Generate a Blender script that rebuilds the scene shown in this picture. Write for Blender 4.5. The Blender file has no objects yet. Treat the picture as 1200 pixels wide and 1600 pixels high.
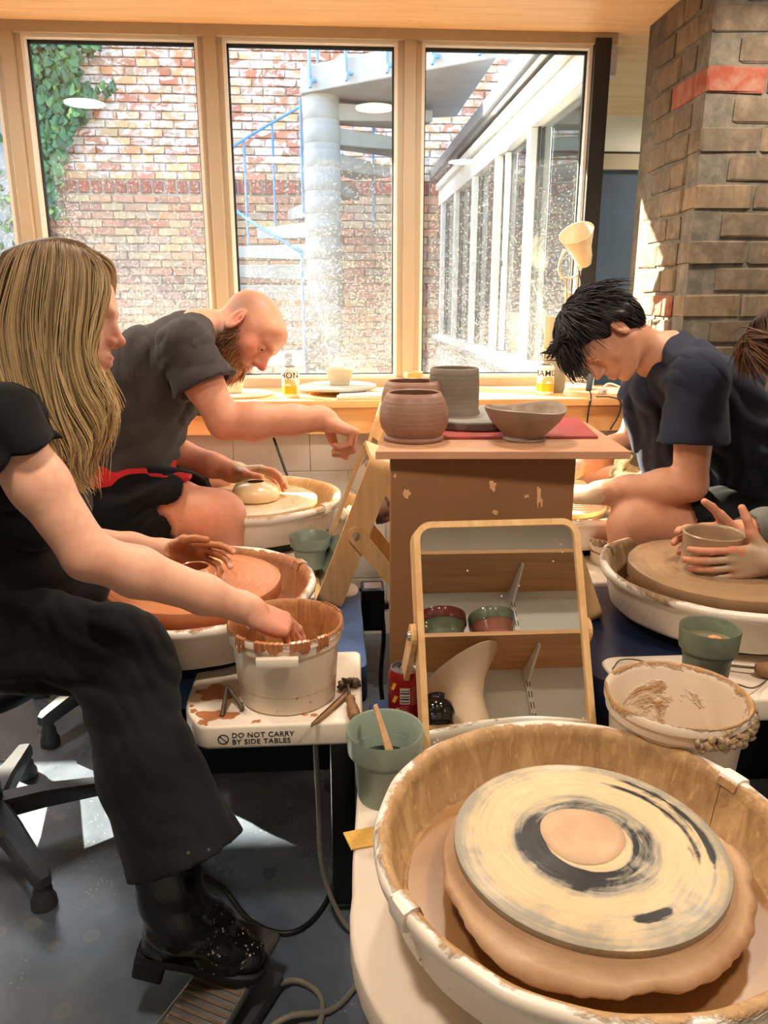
import bpy, bmesh, math, random
import numpy as np
from mathutils import Vector, Matrix, Euler
random.seed(7); RNG = np.random.default_rng(7)
PI = math.pi
S = bpy.context.scene
COL = S.collection

# ------------------------------------------------------------------ camera
CAM = np.array([0.0, 0.0, 1.32]); YAW = math.radians(3.8); PITCH = math.radians(15.5); FPX = 1200.0
cd = bpy.data.cameras.new('camera'); cam = bpy.data.objects.new('camera', cd); COL.objects.link(cam)
cd.sensor_fit = 'VERTICAL'; cd.sensor_height = 36.0; cd.lens = 27.0; cd.clip_start = 0.02; cd.clip_end = 200
cam.location = CAM; cam.rotation_euler = Euler((PI/2 - PITCH, 0, -YAW), 'XYZ')
S.camera = cam
_f = np.array([math.sin(YAW)*math.cos(PITCH), math.cos(YAW)*math.cos(PITCH), -math.sin(PITCH)])
_r = np.array([math.cos(YAW), -math.sin(YAW), 0.0]); _u = np.cross(_r, _f)
def ray(x, y): return _f + _r*(x-600)/FPX - _u*(y-800)/FPX
def on(x, y, z):                       # survey: where the sight line meets a height
    d = ray(x, y); return CAM + d*(z-CAM[2])/d[2]
def at(x, y, Y):                       # ... a depth into the room
    d = ray(x, y); return CAM + d*Y/d[1]
def dp(x, y, z): return CAM + ray(x, y)*z

# ------------------------------------------------------------------ sky, sun, exposure
w = bpy.data.worlds.new('sky'); S.world = w; w.use_nodes = True
nt = w.node_tree; bg = nt.nodes['Background']
sk = nt.nodes.new('ShaderNodeTexSky'); sk.sky_type = 'NISHITA'; sk.sun_disc = False
SUN_DIR = Vector((1.45, -1.0, -0.83)).normalized()      # the way the light travels
sk.sun_elevation = math.asin(-SUN_DIR.z); sk.sun_rotation = math.atan2(-SUN_DIR.x, -SUN_DIR.y)
sk.air_density = 1.0; sk.dust_density = 2.5
nt.links.new(sk.outputs[0], bg.inputs[0]); bg.inputs[1].default_value = SKY_STRENGTH = 1.45
sl = bpy.data.lights.new('sun', 'SUN'); so = bpy.data.objects.new('sun', sl); COL.objects.link(so)
sl.energy = 55.0; sl.angle = math.radians(0.55); sl.color = (1.0, 0.86, 0.66)
so.rotation_euler = SUN_DIR.to_track_quat('-Z', 'Y').to_euler(); so.location = (-6, 8, 7)
S.view_settings.view_transform = 'Standard'; S.view_settings.look = 'None'
S.view_settings.gamma = 1.0; S.view_settings.use_curve_mapping = False
S.view_settings.exposure = 0.3
LAMP_W = 13.0                                            # watts of each round ceiling lamp

# ------------------------------------------------------------------ object helpers
def tag(o, label=None, cat=None, group=None, kind=None):
    if label: o['label'] = label
    if cat: o['category'] = cat
    if group: o['group'] = group
    if kind: o['kind'] = kind
    return o
def thing(name, label, cat, loc=(0,0,0), rotz=0.0, group=None, kind=None):
    o = bpy.data.objects.new(name, None); COL.objects.link(o); o.empty_display_size = 0.05
    o.location = loc; o.rotation_euler = (0, 0, rotz); return tag(o, label, cat, group, kind)
def link(name, me, parent=None, loc=(0,0,0), rot=(0,0,0)):
    o = bpy.data.objects.new(name, me); COL.objects.link(o); o.location = loc; o.rotation_euler = rot
    if parent: o.parent = parent
    return o
def mesh(name, V, F, mat, smooth=False, attrs=None):
    me = bpy.data.meshes.new(name)
    me.from_pydata([tuple(map(float, v)) for v in V], [], [tuple(map(int, f)) for f in F]); me.update()
    if isinstance(mat, (list, tuple)):
        for m in mat: me.materials.append(m)
    elif mat: me.materials.append(mat)
    if smooth: me.polygons.foreach_set('use_smooth', [True]*len(me.polygons))
    for k, a in (attrs or {}).items(): set_attr(me, k, a)
    return me
def set_attr(me, k, a):
    a = np.asarray(a, dtype=np.float32)
    if a.ndim == 1:
        at_ = me.attributes.new(k, 'FLOAT', 'POINT'); at_.data.foreach_set('value', a)
    else:
        at_ = me.attributes.new(k, 'FLOAT_COLOR', 'POINT')
        c = np.ones((len(a), 4), np.float32); c[:, :3] = a; at_.data.foreach_set('color', c.ravel())
def bm_mesh(name, bm, mat, smooth=False, angle=None):
    bmesh.ops.recalc_face_normals(bm, faces=bm.faces)
    me = bpy.data.meshes.new(name); bm.to_mesh(me); bm.free()
    if isinstance(mat, (list, tuple)):
        for m in mat: me.materials.append(m)
    else: me.materials.append(mat)
    if smooth: me.polygons.foreach_set('use_smooth', [True]*len(me.polygons))
    if angle is not None: me.set_sharp_from_angle(angle=math.radians(angle))
    return me
def box_mesh(name, lo, hi, mat, bevel=0.0, seg=2):
    bm = bmesh.new(); bmesh.ops.create_cube(bm, size=1)
    lo, hi = Vector(lo), Vector(hi)
    for v in bm.verts: v.co = Vector([lo[i] + (v.co[i]+.5)*(hi[i]-lo[i]) for i in range(3)])
    if bevel > 0: bmesh.ops.bevel(bm, geom=bm.edges[:], offset=bevel, segments=seg, affect='EDGES', profile=.5)
    return bm_mesh(name, bm, mat, bevel > 0, 40)
def box(name, lo, hi, mat, parent=None, bevel=0.0, seg=2): return link(name, box_mesh(name, lo, hi, mat, bevel, seg), parent)
def prism_mesh(name, pts, z0, z1, mat, bevel=0.0, seg=2):
    bm = bmesh.new(); vs = [bm.verts.new((p[0], p[1], z0)) for p in pts]; f = bm.faces.new(vs)
    r = bmesh.ops.extrude_face_region(bm, geom=[f])
    top = [g for g in r['geom'] if isinstance(g, bmesh.types.BMVert)]
    for v in top: v.co.z = z1
    bmesh.ops.recalc_face_normals(bm, faces=bm.faces)
    if bevel > 0:
        es = [e for e in bm.edges if abs(e.verts[0].co.z-e.verts[1].co.z) < 1e-6]
        bmesh.ops.bevel(bm, geom=es, offset=bevel, segments=seg, affect='EDGES', profile=.5)
    return bm_mesh(name, bm, mat, True, 35)
def rounded(pts, r, n=6):
    out = []; N = len(pts)
    rr = r if isinstance(r, (list, tuple)) else [r]*N
    for i in range(N):
        p = Vector(pts[i]); a = (Vector(pts[i-1])-p); b = (Vector(pts[(i+1) % N])-p)
        q = min(rr[i], a.length*.48, b.length*.48)
        if q < 1e-4: out.append(tuple(p)); continue
        A = p+a.normalized()*q; B = p+b.normalized()*q
        for k in range(n+1):
            t = k/n; out.append(tuple(A*(1-t)**2 + p*2*t*(1-t) + B*t*t))
    return out
def lathe_mesh(name, prof, mat, n=64, a0=0.0, a1=2*PI, wob=None, attr=None, closed=False, smooth=True, angle=50):
    """prof [(r,z)]; wob(angle, r, z) -> (dr, dz); attr = per-profile values stored as 'dirt'"""
    full = abs(a1-a0-2*PI) < 1e-6; m = n if full else n+1; P = len(prof); V = []; F = []; A = []
    for i in range(m):
        a = a0+(a1-a0)*i/n
        for j, (r, z) in enumerate(prof):
            dr, dz = wob(a, r, z) if wob else (0, 0)
            if r < 1e-6: dr = 0
            V.append(((r+dr)*math.cos(a), (r+dr)*math.sin(a), z+dz)); A.append(attr[j] if attr else 0)
    for i in range(n):
        b = ((i+1) % m)*P; c = i*P
        for j in range(P if closed else P-1):
            k = (j+1) % P; F.append((c+j, b+j, b+k, c+k))
    if not full:
        F.append(tuple(range(P))[::-1]); F.append(tuple((m-1)*P+j for j in range(P)))
    me = mesh(name, V, F, mat, smooth); 
    bm = bmesh.new(); bm.from_mesh(me)
    lay = bm.verts.layers.float.new('dirt')
    for v, x in zip(bm.verts, A): v[lay] = x
    bmesh.ops.remove_doubles(bm, verts=bm.verts, dist=1e-5)
    bmesh.ops.recalc_face_normals(bm, faces=bm.faces); bm.to_mesh(me); bm.free()
    if smooth:
        me.polygons.foreach_set('use_smooth', [True]*len(me.polygons)); me.set_sharp_from_angle(angle=math.radians(angle))
    return me
def lathe(name, prof, mat, parent=None, loc=(0,0,0), **k): return link(name, lathe_mesh(name, prof, mat, **k), parent, loc)
def spline(pts, n=8):
    P = [np.array(p, float) for p in pts]; P = [2*P[0]-P[1]]+P+[2*P[-1]-P[-2]]; out = []
    for i in range(1, len(P)-2):
        for k in range(n):
            t = k/n; a, b, c, d = P[i-1:i+3]
            out.append(.5*(2*b+(c-a)*t+(2*a-5*b+4*c-d)*t*t+(3*b-a-3*c+d)*t**3))
    out.append(P[-2]); return np.array(out)
def tubes(paths, radii, ns=6):
    """verts, faces, path index per vert of swept tubes; radii: number or per-point array per path"""
    V = []; F = []; I = []; base = 0
    ang = np.arange(ns)*2*PI/ns; ca, sa = np.cos(ang), np.sin(ang)
    for pi_, P in enumerate(paths):
        P = np.asarray(P, float); m = len(P); R = radii[pi_] if isinstance(radii, (list, np.ndarray)) else radii
        R = np.broadcast_to(np.asarray(R, float), (m,))
        T = np.gradient(P, axis=0); T /= np.linalg.norm(T, axis=1, keepdims=True)+1e-12
        N = np.zeros_like(P); ref = np.array([0, 0, 1.]) if abs(T[0, 2]) < .9 else np.array([1., 0, 0])
        nrm = np.cross(T[0], ref); nrm /= np.linalg.norm(nrm)+1e-12
        for i in range(m):
            nrm = nrm-T[i]*(nrm@T[i]); nrm /= np.linalg.norm(nrm)+1e-12; N[i] = nrm
        B = np.cross(T, N)
        ring = P[:, None, :]+R[:, None, None]*(N[:, None, :]*ca[None, :, None]+B[:, None, :]*sa[None, :, None])
        V.append(ring.reshape(-1, 3)); I.append(np.full(m*ns, pi_))
        a = base+np.arange(m-1)[:, None]*ns+np.arange(ns)[None, :]; b = base+np.arange(m-1)[:, None]*ns+(np.arange(ns)+1)[None, :] % ns
        F += np.stack([a, b, b+ns, a+ns], -1).reshape(-1, 4).tolist()
        F.append(tuple(base+np.arange(ns)[::-1])); F.append(tuple(base+(m-1)*ns+np.arange(ns)))
        base += m*ns
    return np.concatenate(V), F, np.concatenate(I)
def tube(name, pts, r, mat, parent=None, n=8, ns=8, smooth=True, loc=(0,0,0)):
    P = spline(pts, n) if n > 1 else np.array(pts, float)
    if hasattr(r, '__len__'): r = [np.interp(np.linspace(0, 1, len(P)), np.linspace(0, 1, len(r)), r)]
    V, F, _ = tubes([P], r, ns); me = mesh(name, V, F, mat, smooth)
    me.set_sharp_from_angle(angle=math.radians(60)); return link(name, me, parent, loc)
def join_boxes(name, boxes, mat, parent=None, bevel=0.0):
    bm = bmesh.new()
    for lo, hi in boxes:
        r = bmesh.ops.create_cube(bm, size=1)
        for v in r['verts']: v.co = Vector([lo[i]+(v.co[i]+.5)*(hi[i]-lo[i]) for i in range(3)])
    if bevel: bmesh.ops.bevel(bm, geom=bm.edges[:], offset=bevel, segments=1, affect='EDGES')
    return link(name, bm_mesh(name, bm, mat, False), parent)
def copy_tree(o, parent=None):
    c = o.copy(); COL.objects.link(c); c.parent = parent
    for ch in list(o.children): copy_tree(ch, c)
    return c

# ------------------------------------------------------------------ material helpers
def rgb(r, g, b):
    f = lambda c: ((c/255+.055)/1.055)**2.4 if c > 10 else c/255/12.92
    return (f(r), f(g), f(b), 1.0)
class NT:
    def __init__(s, name):
        s.m = bpy.data.materials.new(name); s.m.use_nodes = True; s.t = s.m.node_tree; s.b = s.t.nodes['Principled BSDF']; s.out = s.t.nodes['Material Output']
    def n(s, typ, **k):
        nd = s.t.nodes.new('ShaderNode'+typ)
        for a, v in k.items():
            if a.startswith('i_'):
                key = a[2:]; key = int(key) if key.isdigit() else key
                if isinstance(v, bpy.types.NodeSocket): s.t.links.new(v, nd.inputs[key])
                else: nd.inputs[key].default_value = v
            else: setattr(nd, a, v)
        return nd
    def L(s, a, b): s.t.links.new(a, b)
    def coord(s, kind='Object'): return s.n('TexCoord').outputs[kind]
    def pos(s): return s.n('NewGeometry').outputs['Position']
    def mapping(s, v, scale=(1,1,1), rot=(0,0,0), loc=(0,0,0)):
        return s.n('Mapping', i_0=v, i_Scale=scale, i_Rotation=rot, i_Location=loc).outputs[0]
    def noise(s, v, scale=5, detail=4, rough=.55, dist=0.0): 
        return s.n('TexNoise', i_Vector=v, i_Scale=scale, i_Detail=detail, i_Roughness=rough, i_Distortion=dist).outputs[0]
    def ramp(s, v, stops, interp='LINEAR'):
        r = s.n('ValToRGB', i_0=v); e = r.color_ramp.elements; r.color_ramp.interpolation = interp
        while len(e) < len(stops): e.new(.5)
        for el, (p, c) in zip(e, stops):
            el.position = p; el.color = c if hasattr(c, '__len__') else (c, c, c, 1)
        return r.outputs[0]
    def mix(s, f, a, b):
        m = s.n('Mix', data_type='RGBA'); 
        for k, v in ((0, f), (6, a), (7, b)):
            if isinstance(v, bpy.types.NodeSocket): s.L(v, m.inputs[k])
            else: m.inputs[k].default_value = v
        return m.outputs[2]
    def math(s, op, a, b=0.0, clamp=False):
        m = s.n('Math', operation=op, use_clamp=clamp)
        for k, v in ((0, a), (1, b)):
            if isinstance(v, bpy.types.NodeSocket): s.L(v, m.inputs[k])
            else: m.inputs[k].default_value = v
        return m.outputs[0]
    def attr(s, name, out='Fac'): return s.n('Attribute', attribute_name=name).outputs[out]
    def set(s, **k):
        nm = dict(col='Base Color', rough='Roughness', metal='Metallic', spec='Specular IOR Level', coat='Coat Weight', sss='Subsurface Weight', trans='Transmission Weight', ior='IOR', alpha='Alpha', sheen='Sheen Weight')
        for a, v in k.items():
            i = s.b.inputs[nm[a]]
            if isinstance(v, bpy.types.NodeSocket): s.L(v, i)
            else: i.default_value = v
        return s
    def bump(s, h, strength=.3, dist=.01):
        s.L(s.n('Bump', i_Height=h, i_Strength=strength, i_Distance=dist).outputs[0], s.b.inputs['Normal']); return s
def plain(name, c, rough=.5, metal=0.0, var=.12, scale=12, bump=0.0, spec=.5, coord='Object'):
    s = NT(name); v = s.coord(coord); nz = s.noise(v, scale, 5)
    d = tuple(x*(1-var) for x in c[:3])+(1,); l = tuple(min(1, x*(1+var)) for x in c[:3])+(1,)
    s.set(col=s.ramp(nz, [(.3, d), (.7, l)]), rough=rough, metal=metal, spec=spec)
    if bump: s.bump(s.noise(v, scale*6, 4), bump, .004)
    return s.m
def wood(name, a, b, axis='X', scale=1.0, rough=.55, knots=False, spec=.3):
    s = NT(name); v = s.coord(); sc = {'X': (1.2, 14, 14), 'Y': (14, 1.2, 14), 'Z': (14, 14, 1.2)}[axis]
    g = s.noise(s.mapping(v, tuple(x*scale for x in sc)), 2.2, 8, .62, .8)
    c = s.ramp(g, [(.25, a), (.75, b)])
    if knots:
        kv = s.n('TexVoronoi', i_Vector=s.mapping(v, {'X': (1.0, 2.8, 2.8), 'Y': (2.8, 1.0, 2.8), 'Z': (2.8, 2.8, 1.0)}[axis]), i_Scale=1.5*scale).outputs['Distance']
        k = s.ramp(kv, [(.03, 1.0), (.075, 0.0)]); c = s.mix(s.math('MULTIPLY', k, .75), c, tuple(x*.35 for x in a[:3])+(1,))
    s.set(col=c, rough=rough, spec=spec); s.bump(g, .12, .003); return s.m

# ------------------------------------------------------------------ materials
M = {}
def clay_on(s, base, clay, mask_scale=7.0, lo=.48, hi=.56, amount=1.0, coord=None):
    """clay splashed where the mesh is marked dirty (attribute 'dirt' 0..1) broken up by noise"""
    v = coord or s.coord(); d = s.attr('dirt'); nz = s.noise(v, mask_scale, 6, .65, .6)
    k = s.math('ADD', nz, s.math('MULTIPLY', s.math('SUBTRACT', d, .5), amount))
    return s.ramp(k, [(lo, 0.0), (hi, 1.0)])
def pan_mat(name, clay_a, clay_b, plastic=rgb(240, 228, 214)):
    s = NT(name); v = s.coord(); k = clay_on(s, plastic, clay_a)
    drip = s.noise(s.mapping(v, (12, 12, 3.0)), 2.0, 5, .6, 1.2); thin = s.noise(s.mapping(v, (60, 60, 5.0)), 2.0, 3, .5, .6)
    md_ = tuple((x+y)/2 for x, y in zip(clay_a, clay_b)); cc = s.ramp(drip, [(.30, clay_a), (.5, md_), (.66, clay_b)])
    cc = s.mix(s.math('MULTIPLY', s.ramp(thin, [(.60, 0.0), (.66, 1.0)]), .45), cc, tuple(min(1, x*1.35) for x in clay_b[:3])+(1,))
    spl = s.n('TexVoronoi', i_Vector=v, i_Scale=42.0).outputs['Distance']; sp2 = s.noise(v, 5.0, 2)
    sp = s.math('MULTIPLY', s.ramp(spl, [(.1, 1.0), (.16, 0.0)]), s.ramp(sp2, [(.55, 0.0), (.62, 1.0)]))
    kk = s.math('MAXIMUM', k, s.math('MULTIPLY', sp, .8))
    s.set(col=s.mix(kk, plastic, cc), rough=s.ramp(k, [(0, .32), (1, .55)]), spec=.5)
    s.bump(s.math('ADD', s.math('MULTIPLY', k, .6), s.math('MULTIPLY', s.math('ADD', drip, s.math('MULTIPLY', s.noise(v, 45, 3), .5)), k)), .5, .008); return s.m
def clay_mat(name, a, b, rough=.35, rings=False, wet=0.3, ring_scale=60, bump=.25):
    s = NT(name); v = s.coord(); nz = s.noise(v, 9, 5, .6, .4); c = s.ramp(nz, [(.3, a), (.7, b)])
    h = nz
    if rings:
        vs = s.n('SeparateXYZ', i_0=v)
        h = s.math('SINE', s.math('MULTIPLY', s.math('ADD', vs.outputs['Z'], s.math('MULTIPLY', nz, .004)), 2*PI*ring_scale))
        fine = s.noise(s.mapping(v, (2, 2, 240)), 1.5, 3)
        h = s.math('ADD', s.math('MULTIPLY', h, .10), s.math('MULTIPLY', fine, .8))
    s.set(col=c, rough=rough, spec=.4, coat=wet); s.b.inputs['Coat Roughness'].default_value = .25
    s.bump(h, bump, .003); return s.m
def bat_mat(name, slip_a, slip_b, dark=None, cover=.5, rough=.3):
    """slip swirled by the turning wheel: noise stretched round the axis"""
    s = NT(name); v = s.coord(); xyz = s.n('SeparateXYZ', i_0=v)
    r = s.math('SQRT', s.math('ADD', s.math('POWER', xyz.outputs[0], 2.0), s.math('POWER', xyz.outputs[1], 2.0)))
    a = s.math('ARCTAN2', xyz.outputs[1], xyz.outputs[0])
    wv = s.noise(v, 7, 3); r2 = s.math('ADD', r, s.math('MULTIPLY', wv, .012))
    cv = s.n('CombineXYZ', i_0=s.math('MULTIPLY', r2, 120.0), i_1=s.math('MULTIPLY', s.math('SINE', a), 1.2), i_2=s.math('MULTIPLY', s.math('COSINE', a), 1.2)).outputs[0]
    sw = s.noise(cv, 1.0, 5, .6, .3); big = s.noise(v, 8, 4, .6, 1.6)
    c = s.ramp(sw, [(.3, slip_a), (.7, slip_b)])
    if dark:
        sect = lambda a0, lo, hi: s.ramp(s.math('COSINE', s.math('SUBTRACT', a, math.radians(a0))), [(lo, 0.0), (hi, 1.0)])
        arc_ = lambda pts: s.ramp(s.math('MULTIPLY', r, 5.0), [(p*5, v_) for p, v_ in pts])
        inner = s.math('MULTIPLY', arc_([(.055, 0.0), (.060, 1.0), (.085, .85), (.112, 0.0)]), s.math('ADD', .55, s.math('MULTIPLY', sect(215, 0.0, .75), .45)))
        outer = s.math('MULTIPLY', arc_([(.125, 0.0), (.140, .8), (.150, .35), (.160, .9), (.170, 0.0)]), sect(18, .55, .85))
        spot = s.math('MULTIPLY', arc_([(.128, 0.0), (.14, 1.0), (.152, 0.0)]), sect(285, .972, .99))
        rim_ = arc_([(.135, 0.0), (.172, .42), (.182, .5)])
        k = s.math('ADD', s.math('MULTIPLY', s.math('MAXIMUM', s.math('MAXIMUM', inner, outer), spot), .52), s.math('ADD', s.math('MULTIPLY', sw, .50), s.math('MULTIPLY', big, .62)))
        k2 = s.math('ADD', s.math('MULTIPLY', s.math('MAXIMUM', inner, rim_), .5), s.math('ADD', s.math('MULTIPLY', sw, .80), s.math('MULTIPLY', big, .55)))
        c = s.mix(s.math('MULTIPLY', s.ramp(k2, [(.70, 0.0), (.92, 1.0)]), .8), c, rgb(128, 128, 122)); c = s.mix(s.ramp(k, [(.80, 0.0), (.92, 1.0)]), c, dark)
    s.set(col=c, rough=s.ramp(wv, [(.3, rough*.6), (.7, rough*1.3)]), spec=.35, coat=.12)
    s.b.inputs['Coat Roughness'].default_value = .25
    s.bump(s.math('ADD', sw, s.math('MULTIPLY', big, .8)), .5, .003); return s.m
M['ceil'] = wood('pale_spruce_panel', rgb(218, 176, 128), rgb(240, 206, 162), 'X', .8, .6, True)
M['sill'] = wood('oiled_pine', rgb(206, 150, 92), rgb(232, 184, 126), 'X', 1, .45, True)
M['frame'] = plain('painted_timber', rgb(176, 160, 138), .45, 0, .03, 3)
M['frame_l'] = plain('white_aluminium', rgb(226, 222, 214), .4, 0, .02, 3)
M['gasket'] = plain('black_rubber', rgb(22, 24, 26), .6)
M['white'] = plain('white_painted_block', rgb(232, 222, 208), .7, 0, .05, 3, .15)
M['plaster'] = plain('pale_plaster', rgb(214, 212, 204), .8, 0, .06, 2, .1)
M['black_metal'] = plain('black_steel', rgb(20, 20, 22), .4, .3)
M['black_post'] = plain('dark_steel_post', rgb(38, 38, 40), .5, .2)
M['concrete'] = plain('smooth_concrete', rgb(150, 151, 150), .8, 0, .12, 6, .1)
M['blue_paint'] = plain('blue_painted_steel', rgb(92, 142, 190), .45, 0, .06)
M['annex_frame'] = plain('white_window_timber', rgb(216, 214, 208), .5, 0, .04)
M['zinc'] = plain('zinc_gutter', rgb(122, 128, 134), .4, .6, .1)
M['chrome'] = plain('brushed_steel', rgb(190, 186, 178), .22, .9, .08)
M['alu'] = plain('can_aluminium', rgb(196, 196, 196), .28, .95, .05)
M['ivory'] = plain('ivory_plastic', rgb(240, 226, 208), .38, 0, .04, 6)
M['bluedeck'] = plain('blue_hammered_paint', rgb(52, 84, 134), .42, .1, .18, 60, .2)
M['darkdeck'] = plain('navy_painted_steel', rgb(16, 30, 58), .4, .1, .15, 30, .1)
M['stool'] = plain('grey_nylon', rgb(58, 60, 66), .5, 0, .2, 30, .1)
M['ash'] = wood('bent_ash', rgb(206, 160, 104), rgb(232, 194, 142), 'Z', 1.4, .42)
M['ashdark'] = wood('ash_back', rgb(176, 136, 88), rgb(206, 168, 116), 'Z', 1.4, .5)
M['mdf'] = plain('raw_fibreboard', rgb(134, 92, 58), .75, 0, .08, 7, .05)
M['ply'] = wood('plywood', rgb(178, 130, 86), rgb(212, 166, 118), 'X', .8, .55)
M['dustply'] = wood('dusty_plywood', rgb(170, 122, 92), rgb(194, 148, 116), 'X', .6, .6)
M['redboard'] = plain('red_board', rgb(156, 62, 58), .6, 0, .14, 6)
M['greybat'] = plain('grey_slip_bat', rgb(124, 116, 108), .6, 0, .1, 8, .1)
M['battedge'] = plain('clay_caked_edge', rgb(102, 78, 70), .8, 0, .25, 30, .3)
M['sillbat'] = plain('grey_green_bat', rgb(166, 168, 158), .5, 0, .1, 6)
M['brownclay'] = clay_mat('brown_stoneware_clay', rgb(134, 98, 82), rgb(152, 114, 96), .5, True, .1, 90, .35)
M['greyclay'] = clay_mat('grey_leather_hard_clay', rgb(118, 106, 94), rgb(136, 124, 110), .55, True, .0, 90, .3)
M['bowlclay'] = clay_mat('taupe_clay', rgb(124, 106, 92), rgb(150, 130, 114), .45, True, .1, 60, .2)
M['terracotta'] = clay_mat('terracotta', rgb(204, 134, 88), rgb(222, 156, 108), .6, True, 0)
M['palepot'] = clay_mat('pale_clay', rgb(196, 180, 150), rgb(216, 202, 174), .5, True, .1)
M['greenpot'] = plain('sage_glazed_plastic', rgb(140, 154, 140), .35, 0, .1, 9)
M['wetred'] = clay_mat('wet_red_clay', rgb(170, 104, 66), rgb(196, 128, 86), .25, True, .4)
M['wetbuff'] = clay_mat('wet_buff_clay', rgb(206, 178, 136), rgb(226, 200, 160), .25, True, .4)
M['wettan'] = clay_mat('wet_tan_clay', rgb(150, 124, 96), rgb(176, 148, 116), .3, True, .35)
M['slop'] = clay_mat('clay_slop', rgb(182, 146, 114), rgb(206, 172, 138), .55, False, .08, bump=.9)
M['slip'] = clay_mat('liquid_slip', rgb(142, 102, 64), rgb(164, 124, 82), .34, False, .1, bump=.08)
M['slipdark'] = clay_mat('red_liquid_slip', rgb(146, 88, 50), rgb(170, 108, 64), .2, False, .5, bump=.15)
M['panF'] = pan_mat('pan_buff', rgb(150, 112, 70), rgb(190, 152, 106))
M['panW'] = pan_mat('pan_red', rgb(150, 92, 54), rgb(182, 124, 80))
M['panR'] = pan_mat('pan_tan', rgb(128, 98, 70), rgb(176, 146, 112))
M['panM'] = pan_mat('pan_pale', rgb(206, 160, 104), rgb(226, 188, 134))
M['bucket'] = pan_mat('bucket_red', rgb(150, 92, 52), rgb(190, 134, 84), rgb(238, 222, 202))
M['bucketR'] = pan_mat('bucket_tan', rgb(168, 124, 82), rgb(196, 156, 112), rgb(232, 216, 196))
M['batF'] = bat_mat('black_bat_with_slip', rgb(198, 172, 132), rgb(220, 196, 156), rgb(20, 21, 24), rough=.42)
M['batW'] = bat_mat('red_slip_bat', rgb(186, 116, 74), rgb(208, 140, 98), rough=.22)
M['batR'] = bat_mat('tan_slip_bat', rgb(158, 126, 94), rgb(176, 144, 110), rough=.3)
M['batM'] = bat_mat('buff_slip_bat', rgb(196, 172, 136), rgb(222, 200, 164), rough=.25)
M['toolwood'] = wood('tool_wood', rgb(128, 92, 62), rgb(166, 126, 88), 'X', 3, .6)
M['toolpale'] = wood('pale_tool_wood', rgb(196, 148, 108), rgb(220, 176, 134), 'X', 3, .6)
M['rust'] = plain('clayed_metal', rgb(110, 92, 74), .55, .5, .25, 50, .2)
M['cord_black'] = plain('black_cable', rgb(16, 16, 18), .45)
M['cord_grey'] = plain('grey_cable', rgb(132, 128, 116), .5)
M['yellowcard'] = plain('yellow_sponge_cloth', rgb(232, 184, 92), .85, 0, .06, 30, .2)
M['print'] = plain('printed_black', rgb(26, 24, 24), .6)
M['lampdisc'] = None
def emit(name, c, st):
    s = NT(name); e = s.n('Emission', i_Color=c, i_Strength=st); s.L(e.outputs[0], s.out.inputs[0]); return s.m
M['lampdisc'] = emit('lit_lamp_disc', (1.0, .88, .72, 1), 16.0)
s = NT('mirror_glass'); 
spk = s.n('TexVoronoi', i_Vector=s.coord(), i_Scale=60.0).outputs['Distance']
mk = s.math('MULTIPLY', s.ramp(spk, [(.07, 1.0), (.10, 0.0)]), s.ramp(s.noise(s.coord(), 14, 2), [(.52, 0.0), (.58, 1.0)]))
s.set(col=s.mix(mk, (.86, .88, .86, 1), rgb(226, 208, 184)), metal=s.math('SUBTRACT', 1.0, mk), rough=s.math('MULTIPLY', mk, .7)); M['mirror'] = s.m

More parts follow.
